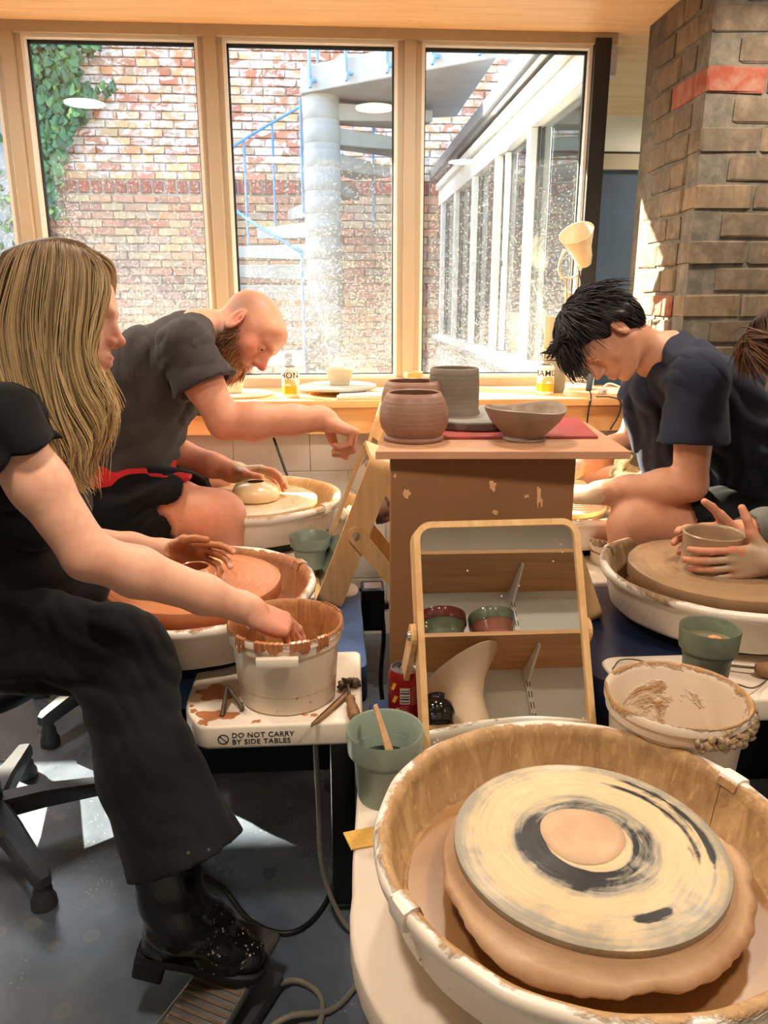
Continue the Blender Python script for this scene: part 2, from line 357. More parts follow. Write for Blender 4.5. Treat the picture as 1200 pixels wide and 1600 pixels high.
def glass_mat(name, dirt=True, tint=(.94, .97, .96, 1)):
    """thin pane: clear glass that mirrors at its surface, with dried water spots and a dusty film low down"""
    s = NT(name); tr = s.n('BsdfTransparent', i_Color=tint); gl = s.n('BsdfGlossy', i_Roughness=.0, i_Color=(1, 1, 1, 1))
    ge = s.n('NewGeometry'); dt = s.n('VectorMath', operation='DOT_PRODUCT', i_0=ge.outputs['Normal'], i_1=ge.outputs['Incoming'])
    om = s.math('SUBTRACT', 1.0, s.math('ABSOLUTE', dt.outputs['Value']), True)      # Schlick, the same from both faces of the pane
    fr = s.math('ADD', .05, s.math('MULTIPLY', s.math('POWER', om, 5.0), .95)); mx = s.n('MixShader'); s.L(fr, mx.inputs[0]); s.L(tr.outputs[0], mx.inputs[1]); s.L(gl.outputs[0], mx.inputs[2])
    last = mx.outputs[0]
    if dirt:
        p = s.pos(); z = s.n('SeparateXYZ', i_0=p).outputs['Z']
        low = s.n('MapRange', i_Value=z, i_1=2.05, i_2=1.0, i_3=0.0, i_4=1.0).outputs[0]
        n1 = s.noise(p, 3.0, 4, .6, .3); patch = s.math('MULTIPLY', s.math('POWER', low, 1.6), s.ramp(n1, [(.32, .25), (.62, 1.0)]))
        v1 = s.n('TexVoronoi', i_Vector=p, i_Scale=170.0); v2 = s.n('TexVoronoi', i_Vector=p, i_Scale=380.0)
        sp = s.math('MAXIMUM', s.ramp(v1.outputs['Distance'], [(.16, 1.0), (.30, 0.0)]), s.math('MULTIPLY', s.ramp(v2.outputs['Distance'], [(.25, 1.0), (.45, 0.0)]), .7))
        sel = s.math('LESS_THAN', s.n('SeparateColor', i_0=v1.outputs['Color']).outputs[0], s.math('ADD', s.math('MULTIPLY', patch, .85), .04))
        f = s.math('ADD', s.math('MULTIPLY', s.math('MULTIPLY', sp, sel), .20), s.math('ADD', .010, s.math('MULTIPLY', patch, .022)))
        df = s.n('BsdfTranslucent', i_Color=(.92, .92, .92, 1)); d2 = s.n('BsdfDiffuse', i_Color=(.92, .92, .92, 1)); ms = s.n('MixShader', i_0=.35)
        s.L(df.outputs[0], ms.inputs[1]); s.L(d2.outputs[0], ms.inputs[2])
        m2 = s.n('MixShader'); s.L(s.math('MULTIPLY', f, 1.0, True), m2.inputs[0]); s.L(last, m2.inputs[1]); s.L(ms.outputs[0], m2.inputs[2]); last = m2.outputs[0]
    s.L(last, s.out.inputs[0]); return s.m
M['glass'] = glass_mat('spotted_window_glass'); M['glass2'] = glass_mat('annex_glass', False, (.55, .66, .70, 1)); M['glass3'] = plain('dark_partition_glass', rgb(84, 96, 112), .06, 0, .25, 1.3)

# floor: sealed dark concrete with dried splashes
s = NT('sealed_dark_concrete'); p = s.pos(); n1 = s.noise(p, 2.2, 7, .62, .4); n2 = s.noise(p, 14, 5, .6)
c = s.ramp(n1, [(.28, rgb(68, 77, 90)), (.5, rgb(98, 108, 124)), (.74, rgb(138, 146, 160))]); c = s.mix(s.math('MULTIPLY', n2, .35), c, rgb(48, 52, 58))
v1 = s.n('TexVoronoi', i_Vector=s.n('Mapping', i_0=p, i_Scale=(1, 1, 1)).outputs[0], i_Scale=15.0); sel = s.ramp(s.n('SeparateColor', i_0=v1.outputs['Color']).outputs[0], [(.70, 0.0), (.72, 1.0)])
dist = s.math('ADD', v1.outputs['Distance'], s.math('MULTIPLY', s.math('SUBTRACT', n2, .5), .25))
ring = s.math('MULTIPLY', s.ramp(dist, [(.12, .35), (.24, .9), (.29, 0.0)]), sel)
v2 = s.n('TexVoronoi', i_Vector=p, i_Scale=75.0); dots = s.math('MULTIPLY', s.ramp(v2.outputs['Distance'], [(.13, 1.0), (.2, 0.0)]), s.ramp(s.noise(p, 4, 3), [(.52, 0.0), (.62, 1.0)]))
c = s.mix(s.math('MULTIPLY', ring, .45), c, rgb(146, 140, 126)); c = s.mix(s.math('MULTIPLY', dots, .6), c, rgb(196, 192, 182))
s.set(col=c, rough=s.ramp(n1, [(.3, .20), (.7, .42)]), spec=.6); s.bump(n1, .08, .01); M['floor'] = s.m
# bricks
def brick_mat(name, cols, lime=0.0, rough=.85, grime=None):
    s = NT(name); p = s.pos(); t = s.attr('tint'); c = s.ramp(t, [(i/(len(cols)-1), x) for i, x in enumerate(cols)])
    nz = s.noise(p, 22, 6, .65, .4); c = s.mix(s.math('MULTIPLY', s.ramp(nz, [(.4, 0.0), (.75, 1.0)]), .55), c, rgb(150, 134, 116))
    if lime:
        z = s.n('SeparateXYZ', i_0=p).outputs['Z']; up = s.n('MapRange', i_Value=z, i_1=2.25, i_2=2.5, i_3=-.30, i_4=.045).outputs[0]
        k = s.ramp(s.math('ADD', s.noise(s.mapping(p, (1.5, 1, 2.2)), 5.2, 7, .68, 1.0), up), [(.50, 0.0), (.60, 1.0)])
        c = s.mix(s.math('MULTIPLY', k, lime), c, rgb(230, 214, 208))
        gz = s.n('MapRange', i_Value=z, i_1=2.35, i_2=2.2, i_3=0.0, i_4=1.0).outputs[0]; gk = s.math('MULTIPLY', s.ramp(s.noise(p, 2.2, 4, .6, .5), [(.42, 0.0), (.7, 1.0)]), gz)
        c = s.mix(s.math('MULTIPLY', gk, .6), c, rgb(120, 118, 116))
    if grime:
        g = s.ramp(s.noise(s.mapping(p, (9, 9, 1.6)), 1.6, 5, .7, .6), [(.42, 0.0), (.62, 1.0)]); c = s.mix(s.math('MULTIPLY', g, .6), c, grime)
    s.set(col=c, rough=rough, spec=.2); s.bump(s.noise(p, 38, 6, .7), .5, .006); return s.m
M['yardbrick'] = brick_mat('courtyard_brick', [rgb(176, 104, 82), rgb(200, 124, 96), rgb(214, 150, 108), rgb(208, 170, 122), rgb(178, 142, 126)], .9)
M['yardred'] = brick_mat('red_header_brick', [rgb(128, 52, 44), rgb(160, 66, 54)], 0)
M['yardmortar'] = brick_mat('courtyard_mortar', [rgb(190, 178, 166), rgb(190, 178, 166)], .85)
M['pillbrick'] = brick_mat('pillar_brick', [rgb(88, 75, 62), rgb(100, 84, 69), rgb(112, 94, 76), rgb(128, 104, 76), rgb(84, 74, 64)], 0, .85, rgb(84, 78, 68))
M['pillred'] = brick_mat('red_pillar_brick', [rgb(120, 58, 44), rgb(142, 74, 54)], 0)
M['pillmortar'] = brick_mat('pillar_mortar', [rgb(88, 84, 76), rgb(88, 84, 76)], 0)
M['leaf'] = None
s = NT('ivy_leaf'); t = s.attr('tint'); s.set(col=s.ramp(t, [(0, rgb(34, 62, 34)), (.5, rgb(58, 98, 50)), (.85, rgb(92, 136, 66)), (1, rgb(150, 178, 80))]), rough=.45, spec=.5); M['leaf'] = s.m
M['stem'] = plain('ivy_stem', rgb(92, 72, 52), .8)

# ------------------------------------------------------------------ the room
YB = 3.25; ZC = 2.30                                   # inner face of the window wall, ceiling height
SILL = .965
tag(box('floor', (-4.5, -.75, -.05), (3.2, 3.4, 0), M['floor']), kind='structure')
tag(box('floor', (1.10, 3.4, -.05), (3.2, 5.6, 0), M['floor']), kind='structure')
tag(box('ceiling', (-4.5, -.75, ZC), (3.2, 3.36, ZC+.12), M['ceil']), kind='structure')
tag(box('ceiling', (1.12, 3.36, ZC), (3.2, 5.6, ZC+.12), M['ceil']), kind='structure')
tag(box('wall_left', (-4.6, -.75, 0), (-4.5, 3.36, ZC), M['white']), kind='structure')
tag(box('wall_right', (3.2, -.75, 0), (3.3, 5.6, ZC), M['white']), kind='structure')
tag(box('wall_rear', (-4.5, -.75, 0), (3.2, -.65, ZC), M['plaster']), kind='structure')
# white block wall under the windows
tag(box('wall_back', (-4.5, 3.25, 0), (-1.75, 3.36, SILL), M['white']), kind='structure')
wb = tag(box('wall_back', (-1.75, 2.8985, 0), (1.15, 3.36, SILL-.05), M['white']), kind='structure')
bl = [box_mesh('block_mesh', (0, 0, 0), (.2885, .03, .1455), M['white'], .0025, 1) for _ in range(1)]
for r in range(6):
    for c in range(15):
        x = -2.7+c*.29+(r % 2)*.145
        if x+.29 < -1.2 or x > 1.0: continue
        link('block', bl[0], wb, (x, 2.8935, .83-(r+1)*.147))
# windows: timber frame with three panes in view and one to the left
bars = [(-4.5, -4.40), (-3.30, -3.205), (-2.26, -2.165), (-1.218, -1.123), (-.482, -.390), (.270, .363)]
fr = tag(box('trim_1', (-4.5, YB, 2.262), (1.115, YB+.10, ZC), M['frame']), kind='structure')
tag(box('trim_2', (-4.5, YB, SILL), (1.09, YB+.10, 1.0), M['frame']), kind='structure')
panes = [(-4.40, -3.30), (-3.205, -2.26), (-2.165, -1.218), (-1.123, -.482), (-.390, .270), (.363, 1.025)]
for i, (a, b) in enumerate(panes):
    wn = tag(box('window_%d' % (i+1), (a-.004, YB+.066, .996), (b+.004, YB+.072, 2.266), M['glass']), kind='structure')
    t = .012
    join_boxes('window_frame', [((a, YB+.02, 1.0), (a+t, YB+.06, 2.262)), ((b-t, YB+.02, 1.0), (b, YB+.06, 2.262)), ((a+t, YB+.02, 2.262-t), (b-t, YB+.06, 2.262)), ((a+t, YB+.02, 1.0), (b-t, YB+.06, 1.0+t))], M['frame_l'], wn)
    g = .007
    join_boxes('gasket', [((a+t, YB+.05, 1.0+t), (a+t+g, YB+.066, 2.262-t)), ((b-t-g, YB+.05, 1.0+t), (b-t, YB+.066, 2.262-t)), ((a+t, YB+.05, 2.262-t-g*1.6), (b-t, YB+.066, 2.262-t)), ((a+t, YB+.05, 1.0+t), (b-t, YB+.066, 1.0+t+g*.6))], M['gasket'], wn)
for i, (a, b) in enumerate(bars):
    c = (a+b)/2
    mb = tag(box('trim_%d' % (i+3), (a, YB+.02, 1.0), (b, YB+.10, 2.262), M['frame']), kind='structure')
    box('mullion_cap', (c-.024, YB-.004, 1.0), (c+.024, YB+.02, 2.262), M['frame'], mb, .003, 1)
tag(box('trim_12', (1.026, YB-.01, 1.0), (1.088, YB+.10, 2.28), M['black_post']), kind='structure')
tag(box('trim_13', (-1.75, 2.795, SILL-.028), (1.19, YB+.0, SILL), M['sill'], None, .003, 1), kind='structure')
tag(box('trim_14', (-1.75, 2.815, .838), (1.19, 2.885, SILL-.030), M['sill'], None, .003, 1), kind='structure')
# partition glazing of the deeper room on the right
pw = tag(box('window_7', (1.12, 4.60, .1), (3.2, 4.606, 2.02), M['glass3']), kind='structure')
box('window_frame', (1.12, 4.56, 2.02), (3.2, 4.64, 2.10), M['frame'], pw)
box('gasket', (1.12, 4.58, 2.10), (3.2, 4.62, 2.115), M['gasket'], pw)
box('transom_panel', (1.12, 4.59, 2.115), (3.2, 4.62, ZC), M['frame_l'], pw)
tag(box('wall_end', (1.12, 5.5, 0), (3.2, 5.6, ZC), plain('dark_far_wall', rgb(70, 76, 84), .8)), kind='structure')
# brick pillar
def brick_variants(name, L, D, Hh, mat, n, red=False):
    out = []
    for i in range(n):
        rg = random.Random(i*17+len(name)); bm = bmesh.new(); bmesh.ops.create_cube(bm, size=1)
        bmesh.ops.bevel(bm, geom=bm.edges[:], offset=.05, segments=1, affect='EDGES')
        for v in bm.verts:
            v.co = Vector((v.co.x*L, v.co.y*D, v.co.z*Hh)); v.co += Vector([rg.uniform(-1, 1)*.0028 for _ in range(3)])
        me = bm_mesh(name+'_brick_mesh', bm, mat); set_attr(me, 'tint', np.full(len(me.vertices), (i+.5)/n)); out.append(me)
    return out
PX, PY0, PY1, PX1 = 1.20, 2.64, 3.17, 1.95
pil = tag(box('brick_pillar', (PX+.005, PY0+.005, 0), (PX1, PY1, ZC), M['pillmortar']), 'square brick pillar of brown and red bricks, right of the window', 'pillar', kind='structure')
set_attr(pil.data, 'tint', np.full(len(pil.data.vertices), .5))
CH = .0868; hb = .0735
front_s = brick_variants('front', .196, .09, hb, M['pillbrick'], 8); front_r = brick_variants('red', .196, .09, hb, M['pillred'], 3)
side_s = {L: brick_variants('side', .09, L, hb, M['pillbrick'], 8) for L in (.168, .110)}; side_r = {L: brick_variants('sidered', .09, L, hb, M['pillred'], 2) for L in (.168, .110)}
for k in range(26):
    z = .045+k*CH+hb/2
    if z+hb/2 > ZC or z < .8: continue
    redrow = (k == 22); o = .10 if k % 2 else 0.0
    xs = PX+.098-o
    while xs < PX1+.05:
        if xs > PX:
            me = random.choice(front_r) if redrow else random.choice(front_s); ob = link('brick', me, pil, (xs, PY0+.042+random.uniform(-.002, .002), z), (0, 0, random.uniform(-.008, .008)))
            if xs-.098 < PX-.01: ob.scale.x = .5; ob.location.x = PX+.049
        xs += .2045
    ys = PY0+.098; ls = [.110, .168, .168] if k % 2 else [.168, .168, .110]
    for L in ls:
        if ys+L > PY1+.03: break
        me = random.choice(side_r[L]) if (redrow and ys < PY0+.1) or random.random() < .10 else random.choice(side_s[L])
        link('brick', me, pil, (PX+.042+random.uniform(-.002, .002), ys+L/2-.005, z), (0, 0, random.uniform(-.01, .01))); ys += L+.008
# round ceiling lamps (seen only in the window reflections)
for i, (x, y) in enumerate([(-1.21, 2.31), (.24, 2.31), (-.35, .75), (.95, .75), (1.45, 2.2), (2.2, 4.1)]):
    lp = thing('ceiling_lamp', ['round white ceiling lamp over the bald man', 'round white ceiling lamp over the plinth', 'round white ceiling lamp over the woman', 'round white ceiling lamp over the nearest wheel', 'round white ceiling lamp by the brick pillar', 'round white ceiling lamp in the deeper room'][i], 'lamp', (x, y, ZC-.035), 0, 'round ceiling lamps')
    lathe('housing', [(0, .035), (.105, .035), (.108, .0), (.098, -.002), (.098, .006), (0, .006)], M['frame_l'], lp, n=40)
    lathe('diffuser', [(0, .003), (.097, .003), (.097, .0), (0, -.002)], M['lampdisc'], lp, n=40)
    ld = bpy.data.lights.new('lamp_light', 'AREA'); ld.shape = 'DISK'; ld.size = .19; ld.energy = LAMP_W; ld.color = (1.0, .88, .72)
    lo = link('lamp_light', ld, lp, (0, 0, -.006))

# ------------------------------------------------------------------ the courtyard
YW = 8.0
tag(box('ground', (-13, 3.36, -.30), (1.06, YW, -.02), M['concrete']), kind='structure')
tag(box('sun_block_slab', (-9, 3.37, 2.63), (.55, 4.25, 2.80), M['frame']), kind='structure')   # unseen slab, added to keep the sun off the pillar's upper part
tag(box('sun_block_slab', (-12, 4.25, 2.63), (-4.6, 4.85, 2.80), M['frame']), kind='structure')  # deeper unseen piece on the left, added to trim the floor's sun patch
yw = tag(box('courtyard_wall', (-13, YW, -.3), (4.5, YW+.3, 4.5), M['yardmortar']), 'old whitewashed brick wall across the courtyard', 'wall', kind='structure')
set_attr(yw.data, 'tint', np.full(len(yw.data.vertices), .5))
yb = brick_variants('yard', .198, .05, .060, M['yardbrick'], 14); yr = brick_variants('yardred', .088, .06, .105, M['yardred'], 4)
spots = []
z = .40; row = 0
while z < 4.4:
    if 2.28 < z < 2.32+.075:                          # the band of red headers
        x = -3.0
        while x < 1.15:
            spots.append((x, 2.345, 'r', random.randrange(4))); x += .115
        z = 2.345+.0625+.037; row += 1; continue
    x = -3.1+(row % 2)*.104
    while x < 1.6:
        spots.append((x+random.uniform(-.006, .006), z, 'b', random.randrange(14))); x += .2085
    z += .0735; row += 1
vis = [s_ for s_ in spots if -2.45 < s_[0] < -.2 and 1.35 < s_[1] < 3.6]
vis.sort(key=lambda s_: (s_[2] != 'r', abs(s_[0]+1.0)+abs(s_[1]-2.3)*.8)); single = set(map(id, vis[:290]))
rv = []; rf = []; rt = []; off = 0; cache = {}
for s_ in spots:
    me = (yr if s_[2] == 'r' else yb)[s_[3]]; lc = (s_[0], YW-.006+random.uniform(-.008, .008), s_[1])
    if id(s_) in single: link('brick', me, yw, lc, (0, random.uniform(-.012, .012), random.uniform(-.02, .02)))
    else:
        if me.name not in cache:
            cache[me.name] = (np.array([v.co[:] for v in me.vertices]), [p_.vertices[:] for p_ in me.polygons], me.attributes['tint'].data[0].value)
        v_, f_, t_ = cache[me.name]
        rv.append(v_+np.array(lc)); rf += [(tuple(i+off for i in q), s_[2] == 'r') for q in f_]; rt += [t_]*len(v_); off += len(v_)
me = mesh('bricks_rest', np.concatenate(rv), [q[0] for q in rf], [M['yardbrick'], M['yardred']], attrs={'tint': rt})
me.polygons.foreach_set('material_index', [int(q[1]) for q in rf])
tag(link('bricks', me, yw), kind='stuff')
tag(box('concrete_pier', (-4.6, YW-.16, -.3), (-2.66, YW-.02, 4.4), M['concrete']), kind='structure')

# ------------------------------------------------------------------ ivy on the courtyard wall
def leaf_mesh(i, tint):
    pts = [(0, -.5), (.28, -.42), (.5, -.1), (.3, .05), (.26, .3), (0, .62), (-.26, .3), (-.3, .05), (-.5, -.1), (-.28, -.42)]
    V = [(x*.085, .012*abs(x)*2-.006, z*.085) for x, z in pts]+[(0, -.012, 0)]
    me = mesh('leaf_mesh', V, [(j, (j+1) % 10, 10) for j in range(10)], M['leaf'], attrs={'tint': np.full(11, tint)}); return me
leaves = [leaf_mesh(i, t) for i, t in enumerate((.08, .2, .3, .4, .5, .62, .75, .95))]
ivy = thing('ivy', 'green ivy climbing the left edge of the courtyard wall', 'plant', (-2.7, YW-.16, .5))
zone = [(0, 45), (178, 55), (165, 75), (130, 92), (128, 128), (150, 140), (176, 128), (184, 142), (150, 165), (134, 188), (116, 210), (104, 246), (96, 286), (90, 300), (97, 340), (88, 345), (74, 318), (58, 300), (54, 255), (40, 160), (26, 60)]
poly = [at(px, py, YW-.15)[[0, 2]] for px, py in zone]
def inside(x, z):
    c = False
    for i in range(len(poly)):
        (x1, z1), (x2, z2) = poly[i-1], poly[i]
        if (z1 > z) != (z2 > z) and x < (x2-x1)*(z-z1)/(z2-z1)+x1: c = not c
    return c
pts = []
while len(pts) < 760:
    x, z = random.uniform(-3.0, -1.85), random.uniform(1.9, 3.9)
    if inside(x, z): pts.append((x, z))
while len(pts) < 1250:                                  # the part seen through the pane further left
    x, z = random.uniform(-4.4, -2.85), random.uniform(.9, 3.9); pts.append((x, z))
order = sorted(range(len(pts)), key=lambda i: (pts[i][0] < -2.75, random.random()))
lv, lf, lt = [], [], []; off = 0
base = [(np.array([v.co[:] for v in m.vertices]), [tuple(p.vertices) for p in m.polygons], m.attributes['tint'].data[0].value) for m in leaves]
for n, i in enumerate(order):
    x, z = pts[i]; j = random.choices(range(8), (3, 4, 5, 5, 4, 3, 2, 1))[0]
    loc = (x, YW-.13-random.uniform(.03, .16), z); e = Euler((random.uniform(-.5, .3), random.uniform(-.6, .6), random.uniform(-.7, .7))); sc = random.uniform(.7, 1.25)
    if n < 290:
        o = link('leaf', leaves[j], ivy, Vector(loc)-ivy.location, e); o.scale = (sc,)*3
    else:
        v = (base[j][0]*sc) @ np.array(e.to_matrix()).T+np.array(loc)-np.array(ivy.location)
        lv.append(v); lf += [tuple(k+off for k in f) for f in base[j][1]]; lt += [base[j][2]]*len(v); off += len(v)
tag(link('foliage', mesh('foliage', np.concatenate(lv), lf, M['leaf'], attrs={'tint': lt}), ivy), kind='stuff')
paths = []
for k in range(5):
    x0 = -2.85+k*.07; paths.append(spline([(x0+.25-ivy.location.x, .08, 1.35), (x0-ivy.location.x+random.uniform(-.05, .1), .09, 1.6), (x0+random.uniform(-.1, .1)-ivy.location.x, .08, 2.6), (x0+.1-ivy.location.x, .08, 3.2)], 6))
V, F, _ = tubes([p for p in paths], .006, 5); link('stem', mesh('stem', V, F, M['stem'], True), ivy)

# ------------------------------------------------------------------ spiral staircase
SX, SY = -.050, 6.25
st = thing('spiral_staircase', 'concrete spiral staircase with blue railings in the courtyard', 'staircase', (SX, SY, -.02))
tops = [2.70-.162*0, 2.542, 2.378, 2.216, 2.052, 1.890, 1.728, 1.574, 1.420, 1.266, 1.112, .958, .804, .65, .496, .342, .188]
def wedge(name, r0, r1, h0, h1, z0, z1, mat):
    bm = bmesh.new(); a = [bm.verts.new(p) for p in ((r0, -h0, z0), (r1, -h1, z0+.035), (r1, h1, z0+.035), (r0, h0, z0), (r0, -h0, z1), (r1, -h1, z1), (r1, h1, z1), (r0, h0, z1))]
    for f in ((0, 3, 2, 1), (4, 5, 6, 7), (0, 1, 5, 4), (1, 2, 6, 5), (2, 3, 7, 6), (3, 0, 4, 7)): bm.faces.new([a[i] for i in f])
    bmesh.ops.bevel(bm, geom=bm.edges[:], offset=.006, segments=1, affect='EDGES'); return bm_mesh(name, bm, mat)
RO = .84
wm = wedge('tread_mesh', .10, RO, .085, .165, -.118, 0, M['concrete'])
hub = lathe_mesh('hub_mesh', [(0, 0), (.137, 0), (.140, -.003), (.140, -.117), (.137, -.12), (0, -.12)], M['concrete'], n=40)
spc = lathe_mesh('drum_mesh', [(0, 0), (.1375, 0), (.1375, -.045), (0, -.045)], M['concrete'], n=40)
for k, zt in enumerate(tops):
    a = math.radians(20+20*k)
    link('tread', wm, st, (0, 0, zt+.02), (0, 0, a)); link('tread_hub', hub, st, (0, 0, zt+.021)); link('drum', spc, st, (0, 0, zt-.098))
link('drum', spc, st, (0, 0, tops[0]+.065))
lathe('column_base', [(0, .25), (.139, .25), (.139, 0), (0, 0)], M['concrete'], st, n=40)
sl_ = prism_mesh('landing_slab', [(-.14, -.10), (1.09, -1.05), (1.09, .55), (.8, .62), (-.14, .30)], tops[0]+.062, tops[0]+.235, M['concrete'], .006, 1); link('landing_slab', sl_, st)
def rail(name, pts, r=.011, n=6): return tube(name, [(p[0]-SX, p[1]-SY, p[2]+.02) for p in pts], r, M['blue_paint'], st, n, 8)
zs = tops[0]+.06
for t in (.04, .25, .47, .70, .92):                      # posts hooked under the slab edge
    x = SX-.12+t*1.2; y = SY-.12-t*.93; rail('railing_post', [(x, y-.03, zs+1.1), (x, y-.03, zs+.09), (x+.012, y-.045, zs+.045), (x+.05, y-.02, zs+.05)], .012)
rail('railing_post', [(SX-.02, SY+.25, zs+1.1), (SX-.02, SY+.25, zs+.2)]); rail('railing_post', [(SX+.4, SY+.35, zs+1.1), (SX+.4, SY+.35, zs+.2)])
rail('handrail', [(SX+.42, SY-.48, zs+.40), (SX+.62, SY-.65, zs+.62), (SX+.9, SY-.85, zs+.82)], .014)
rail('handrail', [(SX-.12, SY-.13, zs+.95), (SX+1.05, SY-1.05, zs+.95)], .013, 4)
for k in range(3, 13):                                  # railing of the flight
    a = math.radians(20+20*k); x, y = SX+RO*.97*math.cos(a), SY+RO*.97*math.sin(a)
    if k in (5, 6, 8, 10, 12): rail('railing_post', [(x, y, tops[k]-.02), (x, y, tops[k]+.82)], .010)
rail('handrail', [(SX+RO*.97*math.cos(math.radians(20+20*k)), SY+RO*.97*math.sin(math.radians(20+20*k)), tops[k]+.82) for k in range(3, 13)], .011, 5)
rail('railing_post', [(SX-.15, SY-.03, 1.95), (SX-.15, SY-.03, 2.72)], .009); rail('railing_post', [(SX+.42, SY+.7, 1.9), (SX+.42, SY+.7, 2.75)], .011)

# ------------------------------------------------------------------ glazed annex along the right of the courtyard
an = thing('glazed_annex', 'glazed annex with white posts and grey gutter beyond the window', 'building', (1.06, 3.4, 0))
A = lambda lo, hi: ((lo[0]-1.06, lo[1]-3.4, lo[2]), (hi[0]-1.06, hi[1]-3.4, hi[2]))
def abox(name, lo, hi, mat, bevel=.004): l, h = A(lo, hi); return box(name, l, h, M[mat], an, bevel, 1)
abox('header', (1.06, 3.40, 2.19), (1.17, 8.0, 2.33), 'annex_frame')
abox('flashing', (1.03, 3.40, 2.33), (1.17, 8.0, 2.39), 'frame_l')
abox('gutter', (.97, 3.40, 2.41), (1.12, 8.0, 2.53), 'zinc', .02)
abox('roof_edge', (1.04, 3.40, 2.53), (1.40, 8.0, 2.56), 'frame_l')
abox('bottom_rail', (1.05, 3.40, .93), (1.17, 8.0, .985), 'annex_frame')
abox('sill_ledge', (1.00, 3.40, .88), (1.17, 8.0, .93), 'zinc', .006)
abox('plinth', (1.07, 3.40, -.1), (1.17, 8.0, .88), 'concrete')
abox('roof', (1.40, 3.40, 2.44), (3.3, 8.4, 2.54), 'zinc')
posts = [4.36, 5.20, 6.04, 6.90, 7.72]
pm = box_mesh('post_mesh', (0, 0, .985), (.11, .07, 2.19), M['annex_frame'], .004, 1)
for y in posts: link('post', pm, an, (0, y-3.4, 0))
ed = [3.40]+posts+[7.98]
for i in range(len(ed)-1):
    a, b = ed[i]+(.07 if i else 0), ed[i+1]
    p = abox('pane', (1.118, a, 1.0), (1.124, b, 2.18), 'glass2', 0)
    l, h = A((1.10, a, .99), (1.112, a+.018, 2.19)); l2, h2 = A((1.10, b-.018, .99), (1.112, b, 2.19)); join_boxes('pane_gasket', [(l, h), (l2, h2)], M['gasket'], an)
abox('window_sash', (1.085, 5.02, 1.0), (1.115, 5.07, 2.18), 'annex_frame'); abox('window_handle', (1.07, 5.03, 1.52), (1.085, 5.06, 1.56), 'black_post', .002)
tag(box('wall_annex', (3.2, 5.6, 0), (3.3, 8.5, 2.44), M['white']), kind='structure')
tag(box('wall_annex', (1.12, 8.02, 0), (3.3, 8.4, 2.44), M['white']), kind='structure')
tag(box('floor', (1.12, 5.6, -.05), (3.2, 8.02, 0), M['concrete']), kind='structure')

# ------------------------------------------------------------------ pottery wheels
def pottery_wheel(label, loc, rotz, zr, R, zt, pan, slip, deck, tables, legs, seam=200, deckmat='bluedeck', hd=.105):
    """user sits at local -y; deck runs on to +y"""
    t = thing('pottery_wheel', label, 'pottery wheel', (loc[0], loc[1], 0), rotz, 'pottery wheels of the studio')
    zb = zr-hd; pm = M[pan]
    prof = [(.05, zb+.008), (R-.06, zb+.008), (R-.040, zb+.016), (R-.026, zr-.018), (R-.020, zr-.004), (R-.012, zr), (R-.003, zr-.002), (R, zr-.010), (R-.002, zr-.020), (R-.011, zr-.024), (R-.014, zr-.03), (R-.028, zb+.012), (R-.04, zb), (.05, zb)]
    att = [.9, .95, .98, .9, .72, .56, .46, .40, .36, .24, .2, .16, .24, .2]
    rg = random.Random(int(R*1000)+int(loc[0]*100))
    ph = [rg.uniform(0, 6.3) for _ in range(4)]
    wob = lambda a, r, z: (.0012*math.sin(7*a+ph[0])+.0008*math.sin(17*a+ph[1]), 0)
    s0 = math.radians(seam)
    for k in (0, 1):                                   # two halves that meet at overlapping joints
        link('splash_pan', lathe_mesh('splash_pan', prof, pm, n=72, a0=s0+k*PI, a1=s0+(k+1)*PI-.004, wob=wob, attr=att, closed=True, angle=60), t)
        jp = [(R-.028, zr-.014), (R-.0215, zr+.002), (R-.012, zr+.0045), (R+.001, zr+.001), (R+.004, zr-.010), (R+.002, zr-.024), (R-.009, zr-.03), (R-.024, zb+.02), (R-.03, zb+.02), (R-.016, zr-.03), (R-.006, zr-.022), (R-.004, zr-.01), (R-.013, zr-.002)]
        link('pan_joint', lathe_mesh('pan_joint', jp, pm, n=8, a0=s0+k*PI-.10, a1=s0+k*PI+.02, attr=[.8, .6, .5, .4, .35, .25, .2, .2, .2, .2, .2, .2, .2], closed=True), t)
    lathe('slip_pool', [(.05, zb+.016), (R-.048, zb+.016), (R-.047, zb+.013), (.05, zb+.013)], M[slip], t, n=64)
    lathe('wheelhead', [(0, zr-.035), (.176, zr-.035), (.178, zr-.037), (.178, zr-.047), (.17, zr-.05), (.03, zr-.05), (.03, zb+.01), (0, zb+.01)], M['chrome'], t, n=64)
    x0, x1, y0, y1 = deck
    link('deck', prism_mesh('deck', rounded([(x0, y0), (x1, y0), (x1, y1), (x0, y1)], .03), zt-.09, zt, M[deckmat], .006, 2), t)
    lathe('pan_seat', [(0, zb-.001), (R*.72, zb-.001), (R*.72, zt-.01), (0, zt-.01)], M['black_metal'], t, n=40)
    tl = []
    for pts, r in tables: tl.append(link('side_table', prism_mesh('side_table', rounded(pts, r, 7), zt-.046, zt+.004, M['ivory'], .007, 3), t))
    cx, cy = (x0+x1)/2, (y0+y1)/2
    box('motor_housing', (x0+.06, y0+.06, zt-.30), (x1-.06, y1-.06, zt-.088), M['black_metal'], t, .01)
    for (lx, ly) in legs: box('leg', (lx-.026, ly-.026, 0.012), (lx+.026, ly+.026, zt-.06), M['black_metal'], t, .005); box('leg_foot', (lx-.03, ly-.03, 0), (lx+.03, ly+.03, .014), M['cord_black'], t, .004)
    return t, tl
def arc(R, a0, a1, n=22): return [(R*math.cos(math.radians(a0+(a1-a0)*i/n)), R*math.sin(math.radians(a0+(a1-a0)*i/n))) for i in range(n+1)]
